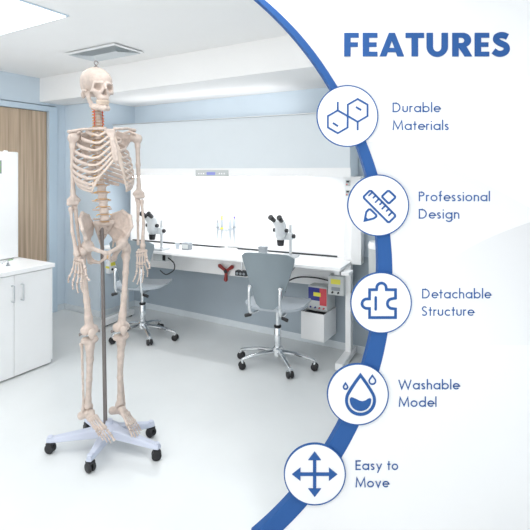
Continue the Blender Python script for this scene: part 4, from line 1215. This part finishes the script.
def bow(L, k):                                  # the flanks of a drop belly out slightly
    out = []
    for i in range(len(L) - 1):
        (x0_, y0_), (x1_, y1_) = L[i], L[i + 1]
        out.append(L[i])
        if i in (0, len(L) - 2):
            cx = L[0][0]
            for t in (.25, .5, .75): out.append((x0_ + (x1_ - x0_) * t - (1 if (x0_ + x1_) / 2 > cx else -1) * k * math.sin(PI * t) * (-1), y0_ + (y1_ - y0_) * t))
    return out + [L[-1]]
icon(b, [w_(bow(drop(268, 304, 106, 114), 3))], 2.9, name='drop_icon', caps=False)
wave = [(187, 296)] + aa(203, 296, 15, 14, 180, 290, 6) + [(240, 296), (262, 308), (284, 312), (306, 306), (326, 292)] + aa(338, 300, 11, 12, 260, 350, 5) + aa(268, 304, 80, 80, 2, 178, 24)
icon(b, [], 1, [w_(wave)], name='water_fill')
icon(b, [w_(drop(155, 203, 16, 174))], 1.4, name='small_drop', caps=False)
icon(b, [w_(drop(358, 158, 24, 116))], 1.4, name='small_drop', caps=False)
b = badge(314.8, 474.3, 30.9, 'bottom round badge with a four-way arrow')
m_ = lambda p: z1(p, 280, 440)
icon(b, [m_([(262, 140), (262, 374)]), m_([(140, 257), (386, 257)])], 3.3, [m_([(262, 85), (311, 150), (213, 150)]), m_([(262, 429), (213, 365), (311, 365)]), m_([(91, 257), (155, 207), (155, 307)]), m_([(433, 257), (370, 307), (370, 207)])], name='arrow_icon', caps=False)

# ================================================================== LIGHT AND CAMERA
def area(name, loc, sx, sy, power, rot=(0, 0, 0), col=(1, 1, 1)):
    l = bpy.data.lights.new(name, 'AREA'); l.shape = 'RECTANGLE'; l.size = sx; l.size_y = sy; l.energy = power; l.color = col
    o = bpy.data.objects.new(name, l); COL.objects.link(o); o.location = loc; o.rotation_euler = rot; return o
area('ceiling_lamp_or_fill', rp(-2.877, 1.33, CE - .02), 1.15, .55, 3, (0, 0, TH))
area('ceiling_lamp_or_fill', rp(-1.1, 1.33, CE - .02), 1.15, .55, 8, (0, 0, TH))
area('ceiling_lamp_or_fill', rp(-2.877, -.6, CE - .02), 1.15, .55, 8, (0, 0, TH))
area('ceiling_lamp_or_fill', (.55, .35, CE - .02), 1.15, .55, 16, (0, 0, 0))  # added fill out of view to brighten the board, no light panel here
# tube under the canopy, washing the back panel, and an added unseen fill brightening the bulkhead underside
p = bp(-1, -.22, HB - .02); area('canopy_tube', p, 1.7, .03, 4.5, (math.radians(20), 0, TB))
p = bp(-1.2, -.14, HT + .02); area('bulkhead_fill', p, 1.7, .24, 1.5, (PI, 0, TB))
w = bpy.data.worlds.new('white_fill'); S.world = w; w.use_nodes = True  # added even white fill entering by the open side behind the camera
bg = w.node_tree.nodes['Background']; bg.inputs[0].default_value = (1, .985, .965, 1); bg.inputs[1].default_value = 1.55

cam = bpy.data.cameras.new('camera'); co = bpy.data.objects.new('camera', cam); COL.objects.link(co)
co.location = (0, 0, EYE); co.rotation_euler = (PI / 2, 0, 0)
cam.sensor_width = 36; cam.lens = 36 * F / 530; cam.shift_y = -(265 - HOR) / 530; cam.clip_start = .05
S.camera = co
S.view_settings.view_transform = 'Standard'; S.view_settings.look = 'None'; S.view_settings.gamma = 1; S.view_settings.exposure = 0.24
S.view_settings.use_curve_mapping = False
